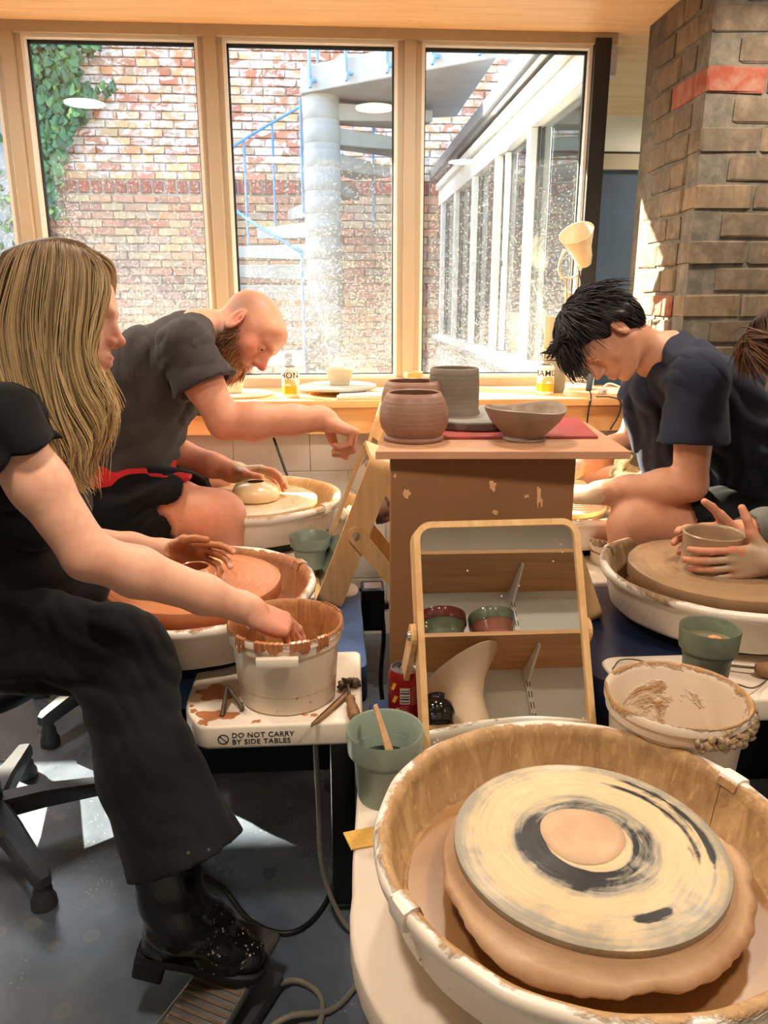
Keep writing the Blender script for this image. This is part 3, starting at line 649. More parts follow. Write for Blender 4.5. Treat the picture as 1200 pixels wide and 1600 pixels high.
# nearest wheel
FX, FY = .335, .865
wf, _ = pottery_wheel('nearest pottery wheel, empty, its black bat smeared with buff slip', (FX, FY), 0, .625, .292, .49, 'panF', 'slip', (-.27, .17, .02, .62),
    [([(-.318, .12)]+arc(.325, 170, 368, 30)[0:]+[(.325, .35), (.30, .40), (-.26, .40), (-.30, .36)], [.02]+[0]*31+[.03]*4)], [(-.235, .29), (.14, .29), (-.18, -.10), (.2, -.10)], 205)
# the woman's wheel
WX, WY = -.338, 1.752
ww, tw = pottery_wheel("pottery wheel with red clay in front of the blonde woman", (WX, WY), -PI/2, .668, .29, .53, 'panW', 'slipdark', (-.30, .20, -.12, .405),
    [([(.12, .03), (.36, .03), (.432, .072), (.432, .385), (.12, .392)], [.01, .05, .02, .035, .02]), ([(-.22, .05), (-.335, .05), (-.335, .40), (-.22, .40)], .05)], [(.30, .345), (-.24, .33), (.16, -.05), (-.24, -.05)], 120)
# wheel of the person at the right edge
RX, RY = .955, 1.705
wr, _ = pottery_wheel('pottery wheel with tan clay at the right edge of the view', (RX, RY), PI/2, .692, .305, .56, 'panR', 'slip', (-.30, .23, -.14, .42),
    [([(-.20, -.16), (-.20, .39), (-.405, .385), (-.405, -.16)], .05)], [(.19, .30), (-.26, .30), (.19, -.1), (-.25, -.1)], 55, 'darkdeck')
# the bald man's wheel
MX, MY = -.262, 2.42
wm_, _ = pottery_wheel("pottery wheel in front of the bald man under the window", (MX, MY), -PI/2, .715, .285, .57, 'panM', 'slip', (-.30, .24, -.14, .24),
    [([(.12, -.05), (.345, -.05), (.345, .19), (.12, .24)], .04)], [(.20, .16), (-.25, .18), (.2, -.05), (-.25, -.05)], 60)
GX, GY = .72, 2.38
wg, _ = pottery_wheel("pottery wheel in front of the dark-haired man, half behind the plinth", (GX, GY), PI/2, .70, .285, .56, 'panM', 'slip', (-.22, .26, -.14, .30),
    [([(-.12, -.16), (-.12, .24), (-.425, .24), (-.425, -.16)], .05)], [(.2, .24), (-.2, .24), (.2, -.1), (-.2, -.1)], 300)
# lettering on the woman's side table, and the no-carry sign
def text_mesh(body, size, mat, depth=.0004, align='LEFT'):
    cu = bpy.data.curves.new('text', 'FONT'); cu.body = body; cu.size = size; cu.extrude = depth; cu.align_x = align; cu.space_line = .95; cu.space_character = 1.08; cu.offset = size*.012; cu.resolution_u = 3
    o = bpy.data.objects.new('text', cu); COL.objects.link(o); dg = bpy.context.evaluated_depsgraph_get(); dg.update()
    me = bpy.data.meshes.new_from_object(o.evaluated_get(dg)); bpy.data.objects.remove(o); me.materials.clear(); me.materials.append(mat); return me
lx = .4322
o = link('lettering', text_mesh('DO NOT CARRY\nBY SIDE TABLES', .0150, M['print']), tw[0], (lx, .133, .509), (PI/2, 0, PI/2))
bm = bmesh.new()
for i in range(40):
    a0, a1 = 2*PI*i/40, 2*PI*(i+1)/40
    bm.faces.new([bm.verts.new((r*math.cos(a), r*math.sin(a), 0)) for r, a in ((.0085, a0), (.0106, a0), (.0106, a1), (.0085, a1))])
bm.faces.new([bm.verts.new((c*.0088*math.cos(2.36)+s_*.0009*math.sin(2.36), c*.0088*math.sin(2.36)-s_*.0009*math.cos(2.36), 0)) for c, s_ in ((1, 1), (1, -1), (-1, -1), (-1, 1))])
link('no_carry_sign', bm_mesh('no_carry_sign', bm, M['print']), tw[0], (lx+.0006, .117, .5065), (PI/2, 0, PI/2))
# splashes on the table top
def splash(name, cx, cy, r, z, mat, parent, seed=1, n=26, h=.0014, sx=1, sy=1):
    rg = random.Random(seed); ph = [(rg.uniform(0, 6.3), rg.uniform(.08, .3)) for _ in range(5)]
    pts = []
    for i in range(n):
        a = 2*PI*i/n; q = r*(1+sum(am*math.sin((k+2)*a+p) for k, (p, am) in enumerate(ph))*.6); pts.append((cx+sx*q*math.cos(a), cy+sy*q*math.sin(a)))
    return link(name, prism_mesh(name, pts, z, z+h, M[mat], h*.4, 1), parent)
for i, (x, y, r, sx, sy) in enumerate([(.39, .10, .034, .6, 1.1), (.30, .085, .03, 1, 1.3), (.415, .078, .010, 1, 1), (.37, .052, .007, 1, 1), (.35, .045, .005, 1, 1), (.418, .18, .006, 1, 1.4), (.40, .272, .004, 1, 1.3), (.402, .29, .0055, 1, 1.4), (.40, .305, .003, 1, 1), (.33, .36, .006, .6, 2), (.27, .372, .007, .6, 2)]):
    splash('clay_splash', x, y, r, .5335, 'wetred', tw[0], i, sx=sx, sy=sy)
# control box on the woman's deck
cb = box('control_box', (-.36, .41, .40), (-.28, .475, .525), M['black_metal'], ww, .004)
lathe('knob', [(0, .014), (.012, .013), (.014, 0)], M['cord_black'], cb, (-.305, .4752, .47), n=20).rotation_euler = (-PI/2, 0, 0)
box('dial_plate', (-.345, .418, .5252), (-.295, .468, .5262), M['alu'], cb)
# clay bats on the wheelheads
def bat(label, loc, R, z, h, mat, group='round bats on the wheels', edge=0.0, seed=0):
    rg = random.Random(seed); ph = [rg.uniform(0, 6.3) for _ in range(6)]
    wob = lambda a, r, zz: ((edge*(math.sin(3*a+ph[0])+.6*math.sin(8*a+ph[1])+.4*math.sin(19*a+ph[2])) if r > R*.9 else 0), 0)
    me = lathe_mesh('throwing_bat', [(0, h), (R*.3, h), (R*.6, h), (R*.85, h), (R-.006, h-.0002), (R-.001, h-.002), (R, h-.006), (R-.001, .004), (R-.006, 0), (0, 0)], M[mat], n=96, wob=wob)
    return tag(link('throwing_bat', me, None, (loc[0], loc[1], z)), label, 'bat', group)
bF = bat('black bat smeared with buff slip on the nearest wheel', (FX, FY), .182, .5908, .020, 'batF')
bW = bat('bat covered in wet red clay in front of the woman', (WX, WY), .205, .6335, .040, 'batW', edge=.0012, seed=2)
bR_ = bat('bat covered in tan clay at the right edge', (RX-.01, RY), .228, .6575, .038, 'batR', edge=.002, seed=3)
bM_ = bat("bat with buff slip rings under the bald man's pot", (MX, MY), .205, .6805, .022, 'batM', edge=.001, seed=4)
bG = bat("bat with buff clay under the dark-haired man's hands", (GX, GY), .16, .6655, .02, 'batM', seed=5)
# clay slop round the nearest wheelhead
def slop_mesh():
    n = 240; V = []; F = []; rg = random.Random(4); ph = [rg.uniform(0, 6.3) for _ in range(8)]
    P = 7
    for i in range(n):
        a = 2*PI*i/n; front = .5-.5*math.cos(a-math.radians(98))      # 1 in front, 0 behind
        fr_ = min(1.0, max(0.0, front*2.2-.35)); ext = .004+.025*fr_*(1+.20*math.sin(3*a+ph[0])+.13*math.sin(5*a+ph[1])+.10*math.sin(11*a+ph[2]+math.sin(4*a))+.04*math.sin(23*a+ph[3]+2*math.sin(3*a))+.04*math.sin(41*a+ph[4]+3*math.sin(7*a)))
        lump = lambda k: .0016*math.sin(5*a+ph[k]+math.sin(3*a))+.0008*math.sin(13*a+ph[k+1]+2*math.sin(5*a))+.0005*math.sin(53*a+ph[k]+2*math.sin(9*a))
        dr = .004+.006*front+.003*math.sin(5*a+ph[6])
        for r, z in ((.176, -.003), (.1835, -.008), (.1845, -.015), (.186+ext*.5, -.018-dr*.3+lump(4)), (.184+ext, -.019-dr+lump(5)), (.181+ext*.96, -.027-dr+lump(5)), (.178, -.034)):
            V.append((r*math.cos(a), r*math.sin(a), z))
    for i in range(n):
        for j in range(P): F.append((i*P+j, ((i+1) % n)*P+j, ((i+1) % n)*P+(j+1) % P, i*P+(j+1) % P))
    me = mesh('clay_collar', V, F, M['slop'], True); bm = bmesh.new(); bm.from_mesh(me); bmesh.ops.recalc_face_normals(bm, faces=bm.faces); bm.to_mesh(me); bm.free(); return me
tag(link('clay_collar', slop_mesh(), None, (FX, FY, .606)), 'ragged collar of wet clay slop around the nearest black bat', 'clay')
tag(lathe('clay_disc', [(0, .0045), (.045, .004), (.055, .002), (.057, 0), (0, 0)], M['slop'], None, (FX-.004, FY+.012, .6110), n=48, wob=lambda a, r, z: (.002*math.sin(3*a+1)*(r > .04), 0)), 'flat disc of clay left in the middle of the nearest bat', 'clay')

# ------------------------------------------------------------------ thrown pots and props
def vessel(name, label, cat, prof, mat, loc, group=None, n=64, wob=None, rotz=0, rot=None):
    o = lathe(name, prof, M[mat], None, loc, n=n, wob=wob); o.rotation_euler = rot or (0, 0, rotz); return tag(o, label, cat, group)
def wall(outer, th=.005, floor=.008):
    inner = [(max(r-th, .001), z) for r, z in outer if z > floor+.002][::-1]
    return [(0, 0)]+outer+[((outer[-1][0]-th*.5), outer[-1][1]+th*.35)]+inner+[(max(inner[-1][0]*.9, .001), floor), (0, floor)]
vessel('clay_pot', "small collared red pot under the woman's hand", 'pot', wall([(.040, 0), (.050, .006), (.054, .02), (.05, .036), (.040, .046), (.037, .05)], .006), 'wetred', (WX+.012, WY-.05, .6738))
vessel('clay_pot', "small pale closed pot between the bald man's hands", 'pot', wall([(.066, 0), (.074, .006), (.078, .026), (.066, .046), (.040, .056), (.032, .058)], .006), 'wetbuff', (MX+.012, MY-.02, .7028))
rpot = vessel('clay_pot', 'open tan cylinder being thrown at the right edge', 'pot', wall([(.074, 0), (.0715, .006), (.0695, .02), (.0695, .06), (.071, .080), (.072, .086)], .006), 'wettan', (.905, 1.70, .6958))
PLX = .33
# plinth: one sheet in front, a narrower box behind it
pl = thing('plinth', 'tall raw fibreboard plinth carrying pots behind the mirror', 'plinth', (.32, 1.60, 0))
box('front_panel', (-.20, 0, 0), (.203, .018, .995), M['mdf'], pl, .0015, 1)
box('column', (-.06, .018, 0), (.12, .30, .995), M['mdf'], pl, .0015, 1)
for i, (x, z, r_s, sx, sy) in enumerate([(.022, .93, .010, .7, 1.2), (.125, .905, .009, .5, 2.6), (.132, .89, .005, .5, 2.0), (.098, .905, .004, 1.3, 1), (.03, .87, .006, 1, 1), (-.165, .915, .008, .9, 1.4), (-.19, .955, .003, 1, 1.4), (-.10, .845, .006, 2.2, .7), (.05, .835, .005, 2.4, .6)]):
    o_ = splash('slip_smear', 0, 0, r_s, 0, 'toolpale', pl, 40+i, h=.0008, sx=sx, sy=sy); o_.location = (x, -.0001, z); o_.rotation_euler = (PI/2, 0, 0)
def board(name, label, pts, z0, z1, mat, cat='board'):
    return tag(link(name, prism_mesh(name, pts, z0, z1, M[mat], .001, 1)), label, cat)
board('plywood_board', 'dusty plywood board lying on the fibreboard plinth', [(.087, 1.582), (.622, 1.548), (.655, 1.95), (.16, 1.98)], .9955, 1.012, 'dustply')
b_ = tag(box('plywood_edge', (0, 0, 0), (.01, .01, .01), M['ply']), 'x', 'x'); bpy.data.objects.remove(b_)
board('red_board', 'red painted board on the back half of the plywood board', [(.18, 1.715), (.603, 1.70), (.645, 1.985), (.20, 2.0)], 1.0125, 1.019, 'redboard')
gb = thing('round_bat', 'grey slip-covered round bat under the tall grey cylinder', 'bat', (.355, 1.925, 1.0195))
lathe('bat_top', [(0, .022), (.155, .022), (.158, .019), (.158, .016), (0, .016)], M['greybat'], gb, n=72)
lathe('bat_edge', [(0, .016), (.157, .016), (.158, .014), (.157, .002), (.153, 0), (0, 0)], M['battedge'], gb, n=72, wob=lambda a, r, z: (.0012*math.sin(31*a)*(r > .1), 0))
vessel('clay_cylinder', 'tall grey clay cylinder on the round grey bat', 'pot', wall([(.066, 0), (.0665, .003), (.063, .010), (.0635, .05), (.0615, .10), (.0600, .112)], .005), 'greyclay', (.305, 1.93, 1.0417))
vessel('round_pot', 'round-bellied brown clay pot at the front left of the plinth', 'pot', wall([(.066, 0), (.069, .003), (.069, .007), (.062, .011), (.074, .028), (.0785, .05), (.076, .074), (.067, .096), (.061, .106)], .005), 'brownclay', (.182, 1.72, 1.0122), 'brown pots on the plinth')
vessel('round_pot', 'second brown clay pot, hidden behind the front brown one', 'pot', wall([(.066, 0), (.069, .003), (.069, .007), (.062, .011), (.074, .028), (.0785, .05), (.076, .074), (.070, .096), (.064, .106)], .005), 'brownclay', (.197, 1.90, 1.0192), 'brown pots on the plinth')
vessel('clay_bowl', 'wide taupe clay bowl with a wavy rim on the plinth', 'bowl', wall([(.047, 0), (.049, .004), (.044, .010), (.054, .020), (.078, .045), (.089, .064), (.0925, .073)], .0055), 'bowlclay', (.431, 1.70, 1.0122), wob=lambda a, r, z: (0, (z/.073)**2*(.0045*math.sin(2*a+.6)+.002*math.sin(3*a))))
# buckets
def bucket(label, loc, rt, rb, h, mat, seed, seen):
    t = thing('bucket', label, 'bucket', loc)
    rim = h
    prof = [(0, 0), (rb-.004, 0), (rb, .004), (rt-.010, h-.034), (rt-.004, h-.034), (rt-.003, h-.018), (rt, h-.016), (rt, h-.003), (rt-.003, h), (rt-.006, h-.002), (rt-.010, h-.016), (rb-.004, .008), (0, .006)]
    att = [.2, .2, .2, .22, .33, .38, .44, .56, .72, .78, .80, .56, .9]
    if not seen: att = [.2, .2, .25, .3, .34, .40, .44, .5, .62, .6, .46, .40, .3]
    lathe('pail', prof, M[mat], t, n=72, attr=att)
    rg = random.Random(seed)
    lathe('clay_sediment', [(0, .04), (rb*.97+.006, .04), (rb*.97, .03), (0, .03)], M['slipdark' if seen else 'slip'], t, n=40)
    return t
bl_ = bucket("cream bucket caked with red clay, the woman's hand in it", (-.103, 1.445, .5342), .117, .098, .163, 'bucket', 1, True)
box('rim_tab', (-.05, -.128, .118), (.03, -.113, .138), M['ivory'], bl_, .003); 
for i, (a, w_) in enumerate([(-1.80, .24), (-1.28, .17), (-.86, .10), (-2.35, .12), (.6, .3)]):
    lathe_ = [(.1125, .165), (.1185, .163), (.1192, .150-.003*i), (.1172, .144-.003*i), (.112, .15)]
    link('clay_smear', lathe_mesh('clay_smear', lathe_, M['wetred'], n=30, a0=a-w_, a1=a+w_, closed=True, wob=lambda q, r, z: (.0010*math.sin(70*q)+.0007*math.sin(131*q), (.004*math.sin(23*q+i)+.0008*math.sin(61*q))*(z < .155))), bl_)
br_ = bucket('cream bucket with torn clay along its rim, behind the nearest wheel', (.585, 1.158, .4945), .122, .102, .172, 'bucketR', 2, False)
def lumps(name, pts, mat, parent, seed=0, amp=.35, sub=2):
    """row of ragged clay lumps as one mesh"""
    rg = random.Random(seed); bm = bmesh.new()
    for (x, y, z, r) in pts:
        res = bmesh.ops.create_icosphere(bm, subdivisions=sub, radius=r)
        d = Vector((rg.uniform(-1, 1), rg.uniform(-1, 1), rg.uniform(-1, 1)))
        for v in res['verts']:
            n = v.co.normalized(); k = 1+amp*math.sin(5*n.dot(d)+rg.random()*.8)*.7+rg.uniform(-.3, .3); v.co = Vector((x, y, z))+n*r*k
    return link(name, bm_mesh(name, bm, M[mat], True), parent)
P_ = []
for k in range(60):
    a = -1.72+k*.027; P_.append((.1215*math.cos(a), .1215*math.sin(a), .160-.012*abs(math.sin(k*.55))-.016*random.random(), .004+.0055*abs(math.sin(k*.31+.4))*random.uniform(.6, 1.2)))
lumps('clay_lumps', P_, 'wettan', br_, 3)
bs_ = bucket('small clay-caked bucket beside the dark-haired man\'s knee', (.815, 2.12, .564), .068, .056, .085, 'bucketR', 4, True)
lumps('clay_lumps', [(.067*math.cos(a), .067*math.sin(a), .078+.006*math.sin(3*a), .008+.003*math.sin(7*a)) for a in np.linspace(-2.9, .2, 14)], 'wettan', bs_, 8)
# green plant pots used for water
def green_pot(label, loc, r, h, fill='slipdark', mat='greenpot', lev=.50):
    t = thing('green_pot', label, 'pot', loc, 0, 'sage green water pots')
    lathe('pot_body', [(0, 0), (r*.70, 0), (r*.72, .004), (r*.80, h*.56), (r*.84, h*.585), (r*.84, h*.60), (r*.82, h*.62), (r*.83, h*.655), (r*.965, h*.69), (r*1.0, h*.97), (r*.985, h), (r*.94, h*.98), (r*.89, h*.70), (r*.77, h*.60), (r*.68, .008), (0, .008)], M[mat], t, n=56)
    lathe('water', [(0, h*lev), (r*(.765 if lev < .6 else .90), h*lev), (r*(.76 if lev < .6 else .89), h*lev-.004), (0, h*lev-.004)], M[fill], t, n=40); return t
M['greenpot2'] = plain('olive_clayed_plastic', rgb(104, 112, 94), .5, 0, .25, 26, .2); M['murky'] = plain('murky_water', rgb(122, 116, 92), .12)
M['darkwater'] = plain('dark_water', rgb(24, 26, 22), .08)
g1 = green_pot('sage green pot of dark water with a wooden rib, left of the nearest wheel', (.078, 1.148, .4945), .066, .128, 'darkwater')
g2 = green_pot("sage green pot between the woman's wheel and the bald man's wheel", (-.072, 2.115, .5745), .060, .092, 'darkwater')
g3 = green_pot('sage green pot of murky water on the blue deck at the right', (.727, 1.338, .5645), .057, .140, 'murky', 'greenpot2', .78); lumps('clay_crumb', [(.006, -.004, .111, .010), (.02, .006, .110, .007)], 'terracotta', g3, 6)
rb = prism_mesh('wooden_rib', rounded([(0, 0), (.017, .0), (.034, .105), (.026, .105)], [.002, .006, .001, .001], 4), 0, .004, M['toolpale'], .0008, 1)
tag(link('wooden_rib', rb, None, (.085, 1.128, .556), (math.radians(58), math.radians(-12), math.radians(35))), 'pale wooden rib leaning in the sage green pot at front left', 'tool')
yc = prism_mesh('sponge_cloth', [(0, 0), (.052, .012), (.066, -.030), (.012, -.040)], 0, .003, M['yellowcard'], .0006, 1)
yo = tag(link('sponge_cloth', yc, None, (.004, 1.050, .4945)), 'yellow perforated sponge cloth on the white rim by the nearest wheel', 'cloth')
join_boxes('perforation', [((.008+.013*i+.004*j, -.004-.009*j+.003*i, .0029), (.0092+.013*i+.004*j, -.0028-.009*j+.003*i, .0032)) for i in range(4) for j in range(4)], M['toolwood'], yo)
# drinks cans
def can_thing(label, loc, rotz, r, h, mat, group=None):
    t = thing('drinks_can', label, 'can', loc, rotz, group)
    lathe('can_body', [(r*.78, .002), (r*.86, 0), (r*.97, .006), (r, .011), (r, h-.016), (r*.97, h-.011), (r*.86, h-.003)], M[mat], t, n=48)
    ld = lathe('lid', [(r*.86, h-.003), (r*.86, h), (r*.82, h), (r*.79, h-.006), (0, h-.006)], M['alu'], t, n=48)
    link('pull_tab', prism_mesh('pull_tab', rounded([(-.008, -.004), (.008, -.004), (.009, .012), (-.009, .012)], .006), h-.0055, h-.0035, M['alu'], .0006, 1), t); return t
def wrap(me, r):                                         # bend flat x,z print round a can
    for v in me.vertices:
        a = v.co.x/r; q = r+.0004+v.co.z; y = v.co.y; v.co = (q*math.sin(a), -q*math.cos(a), y)
    me.update(); return me
def flat(polys, mat):
    bm = bmesh.new()
    for p in polys:
        p0 = p
        if len(p) == 4:                                   # subdivide along x so that it can wrap
            for k in range(28):
                L = lambda a, b, t: (a[0]+(b[0]-a[0])*t, a[1]+(b[1]-a[1])*t, 0)
                bm.faces.new([bm.verts.new(q) for q in (L(p[0], p[1], k/28), L(p[0], p[1], (k+1)/28), L(p[3], p[2], (k+1)/28), L(p[3], p[2], k/28))])
        else: bm.faces.new([bm.verts.new((q[0], q[1], 0)) for q in p])
    return bm_mesh('print', bm, mat)
rect = lambda x0, y0, x1, y1: [(x0, y0), (x1, y0), (x1, y1), (x0, y1)]
M['redcan'] = plain('red_can_paint', rgb(150, 20, 26), .28, .4, .04); M['canyellow'] = plain('yellow_can_print', rgb(232, 178, 40), .35); M['canlabel'] = plain('pale_label', rgb(206, 198, 186), .5); M['pinkprint'] = plain('pink_print', rgb(206, 120, 120), .5)
c1 = can_thing('open red drinks can with yellow stripes beside the tilted mirror', (.134, 1.392, .4905), 0, .0325, .121, 'redcan')
r_ = .0325; sk_ = lambda x, y: [(x, y), (x+.008, y), (x+.015, y+.016), (x+.007, y+.016)]
link('yellow_stripe', wrap(flat([sk_(-.034, .082), sk_(-.031, .055), sk_(-.026, .030)], M['canyellow']), r_), c1)
lb = link('label_patch', wrap(flat([rect(-.012, .055, .008, .090)], M['canlabel']), r_), c1)
link('label_lines', wrap(flat([rect(-.011, .058+i*.0062, .007, .060+i*.0062+.0012*(i % 2)) for i in range(5)], M['print']), r_+.0003), lb)
link('small_print', wrap(flat([rect(.011, .088-i*.0045, .011+(.012, .016, .010, .014, .015)[i % 5], .0898-i*.0045) for i in range(9)]+[rect(-.010, .048-i*.0045, -.010+(.016, .012, .015)[i % 3], .0495-i*.0045) for i in range(4)], M['pinkprint']), r_), c1)
lathe('opening', [(0, .0002), (.009, .0002), (.009, 0), (0, 0)], M['cord_black'], c1, (-.004, .012, .1155), n=20)
M['whitecan'] = plain('white_can_paint', rgb(232, 226, 214), .35, .2, .03); M['orange'] = plain('orange_print', rgb(240, 156, 20), .4)
def lemon(label, loc, word, rz):
    c = can_thing(label, loc, rz, .0325, .115, 'whitecan', 'white and orange cans on the window sill')
    link('lettering', wrap(text_mesh(word, .031, M['print'], .0002, 'CENTER'), .0325), c, (0, 0, .073))
    polys = [rect(-.06, .010, .045, .040)]
    for k in range(9):
        a = PI*(k+.5)/9; polys.append([(.012+.012*math.cos(a-.12), .040+.010*math.sin(a-.12)), (.012+.032*math.cos(a-.1), .040+.026*math.sin(a-.1)), (.012+.032*math.cos(a+.1), .040+.026*math.sin(a+.1)), (.012+.012*math.cos(a+.12), .040+.010*math.sin(a+.12))])
    link('sun_print', wrap(flat(polys, M['orange']), .0325), c, (0, 0, .004)); return c
lemon('white and orange can by the bald man, on the window sill', (-.156, 2.905, SILL+.0005), 'LEMON', -.62)
lemon('white and orange can by the pale post, on the window sill', (.815, 2.925, SILL+.0005), 'RAMO', -.25)
# on the sill
tag(lathe('sill_bat', [(0, .012), (.148, .012), (.15, .010), (.15, .002), (.148, 0), (0, 0)], M['sillbat'], None, (.022, 3.03, SILL+.02), n=72), 'grey-green round bat under the pale bowl on the sill', 'bat', 'round bats on the sill')
tag(box('batten', (-.09, 2.98, SILL+.0002), (.13, 3.08, SILL+.0196), M['ply'], None, .002), 'wooden batten propping the round bat on the sill', 'batten')
tag(lathe('sill_bat', [(0, .010), (.128, .010), (.13, .008), (.13, .002), (.128, 0), (0, 0)], M['palepot'], None, (-.365, 2.985, SILL+.0005), n=64), "pale round bat behind the bald man's face on the sill", 'bat', 'round bats on the sill')
cupp = lambda r0, r1, h: wall([(r0, 0), (r0+.002, .004), ((r0+r1)/2+.003, h*.5), (r1, h)], .004, .005)
vessel('pale_bowl', 'pale flared bowl on the grey-green bat by the window', 'bowl', cupp(.036, .053, .062), 'palepot', (.028, 3.03, SILL+.0325))
vessel('pale_bowl', "pale bowl behind the bald man's chin on the sill", 'bowl', cupp(.036, .055, .070), 'palepot', (-.385, 2.98, SILL+.0108))
tag(box('exercise_book', (.015, 2.815, SILL+.0002), (.215, 2.93, SILL+.010), M['palepot'], None, .001, 1), 'pale book lying at the front edge of the window sill', 'book', 'books on the sill')
tag(box('exercise_book', (.025, 2.82, SILL+.0103), (.21, 2.925, SILL+.016), M['frame_l'], None, .001, 1), 'white booklet on top of the pale book on the sill', 'book', 'books on the sill')
vessel('terracotta_cup', 'terracotta cup on the sill behind the brown pots', 'cup', wall([(.024, 0), (.026, .01), (.032, .052), (.037, .056), (.0375, .072)], .004), 'terracotta', (.325, 3.10, SILL+.0005), 'terracotta cups on the sill')
vessel('terracotta_cup', 'terracotta cup on the sill right of the grey cylinder', 'cup', wall([(.020, 0), (.022, .008), (.026, .034), (.030, .037), (.030, .046)], .004), 'terracotta', (.545, 3.08, SILL+.0005), 'terracotta cups on the sill')
po = thing('clay_post', 'tall two-tone grey-green cylinder behind the right can on the sill', 'cylinder', (.875, 3.02, SILL+.0005))
lathe('upper_half', [(0, .29), (.046, .29), (.047, .287), (.047, .136), (0, .136)], plain('sage_clay', rgb(172, 164, 128), .7, 0, .08, 14, .2), po, n=40)
lathe('lower_half', [(0, .136), (.045, .136), (.045, .003), (.043, 0), (0, 0)], plain('grey_clay_half', rgb(150, 144, 124), .75, 0, .15, 22, .3), po, n=40)
# desk lamp
lm = thing('desk_lamp', 'cream spring-arm desk lamp standing on the sill by the window corner', 'lamp', (.985, 3.12, SILL+.0005))
lathe('lamp_base', [(0, .018), (.06, .018), (.075, .012), (.078, 0), (0, 0)], M['palepot'], lm, n=40)
hd_ = np.array([-.045, -.12, .545])
tube('lower_arm', [(0, 0, .018), (-.03, .05, .20)], .006, M['chrome'], lm, 1); tube('upper_arm', [(-.03, .05, .20), (-.065, -.04, .40)], .006, M['chrome'], lm, 1)
tube('arm_spring', [(-.02, .045, .20), (-.05, -.03, .38)], .009, M['palepot'], lm, 1)
tube('yoke', [(-.10, -.10, .535), (-.112, -.085, .47), (-.085, -.05, .435), (-.055, -.05, .432), (-.030, -.075, .45), (-.018, -.10, .50)], .005, M['palepot'], lm)
tube('yoke_stem', [(-.065, -.04, .40), (-.070, -.05, .436)], .006, M['chrome'], lm, 1)
shd = lathe('lamp_shade', [(.012, -.085), (.024, -.080), (.034, -.05), (.040, -.01), (.060, .045), (.066, .062), (.063, .062), (.057, .045), (.036, -.008), (.030, -.05), (.012, -.075)], M['palepot'], lm, hd_, n=40); shd.rotation_euler = (math.radians(28), math.radians(-30), 0)
tube('lamp_cord', [(-.035, -.09, .46), (-.01, -.06, .40), (.03, .0, .25), (.05, .03, .02)], .0028, M['cord_black'], lm)
tag(tube('lamp_cable', [(.985, 3.16, SILL+.02), (.99, 3.0, SILL+.06), (.965, 2.86, SILL+.03), (.955, 2.80, SILL+.006), (.945, 2.786, SILL-.04), (.94, 2.78, SILL-.09)], .0032, M['cord_black']), 'black lamp cable with a switch hanging over the sill edge', 'cable')
tag(box('cable_switch', (-.010, -.009, -.034), (.010, .009, .034), M['stool'], None, .004), 'grey inline switch on the lamp cable', 'switch'); S.objects['cable_switch'].location = (.966, 2.858, SILL+.052); S.objects['cable_switch'].rotation_euler = (math.radians(-25), math.radians(14), 0)
tag(tube('thin_cable', [(.975, 2.80, SILL+.006), (1.03, 2.80, SILL+.004), (1.065, 2.792, SILL-.01), (1.06, 2.785, SILL-.06), (1.03, 2.78, SILL-.115)], .0025, M['cord_black']), 'thin black cable looping over the right end of the sill', 'cable')
tag(tube('white_flex', [(.88, 2.9, SILL+.004), (.91, 2.95, SILL+.03), (.98, 3.0, SILL+.05), (1.03, 2.93, SILL+.02), (1.09, 2.98, SILL+.035), (1.16, 2.93, SILL+.004)], .003, M['frame_l']), 'white flex curling along the sill by the dark-haired man', 'cable')
pj = thing('plug', 'small white plug lying on the sill among the cables', 'plug', (1.04, 2.92, SILL+.0005)); box('plug_body', (-.016, -.012, 0), (.016, .012, .026), M['frame_l'], pj, .004); box('plug_pin', (-.004, -.024, .010), (.004, -.011, .016), M['chrome'], pj)
ja = thing('glass_jar', 'dark jar behind the cables on the sill', 'jar', (.985, 3.0+.02, SILL+.0005))
bpy.data.objects.remove(ja)
# tools on the woman's side table
tl = thing('trimming_tool', 'bent metal trimming loop on the left of the white side table', 'tool', (-.222, 1.405, .5362))
tube('loop', [(-.005, -.05, .0), (-.002, -.02, .018), (.0, .005, .032), (.006, .0, .030), (.022, -.018, .016), (.034, -.030, .004)], .0045, M['rust'], tl)
box('blade', (-.004, -.011, 0), (.004, .011, .0015), M['rust'], tl).location = (.030, -.027, .008)
tl = thing('clay_knife', 'thin wooden clay knife leaning beside the bucket, right side', 'tool', (.005, 1.40, .5345))
link('blade', prism_mesh('blade', rounded([(0, -.10), (.006, -.085), (.011, -.045), (.013, .03), (.004, .05), (.0, .03), (-.002, -.07)], .004, 3), 0, .007, M['toolwood'], .002, 2), tl, (-.012, -.012, .002), (0, 0, math.radians(-28)))
tl = thing('ribbon_tool', 'wooden-handled ribbon tool lying at the right of the white side table', 'tool', (.026, 1.395, .5345))
h_ = lathe('handle', [(0, -.052), (.008, -.05), (.0125, -.036), (.0115, -.015), (.0085, .006), (.0105, .018), (.006, .028), (.003, .03), (0, .03)], M['toolwood'], tl, (0, -.03, .0125), n=20); h_.rotation_euler = (PI/2, 0, math.radians(6)); h_.rotation_euler.x = -PI/2
tube('shank', [(-.003, .0, .0125), (-.004, .03, .012), (-.005, .05, .012)], .0028, M['rust'], tl)
lumps('clay_crumb', [(-.004, .062, .012, .012), (.012, .06, .010, .010), (-.018, .055, .009, .009)], 'rust', tl, 5)
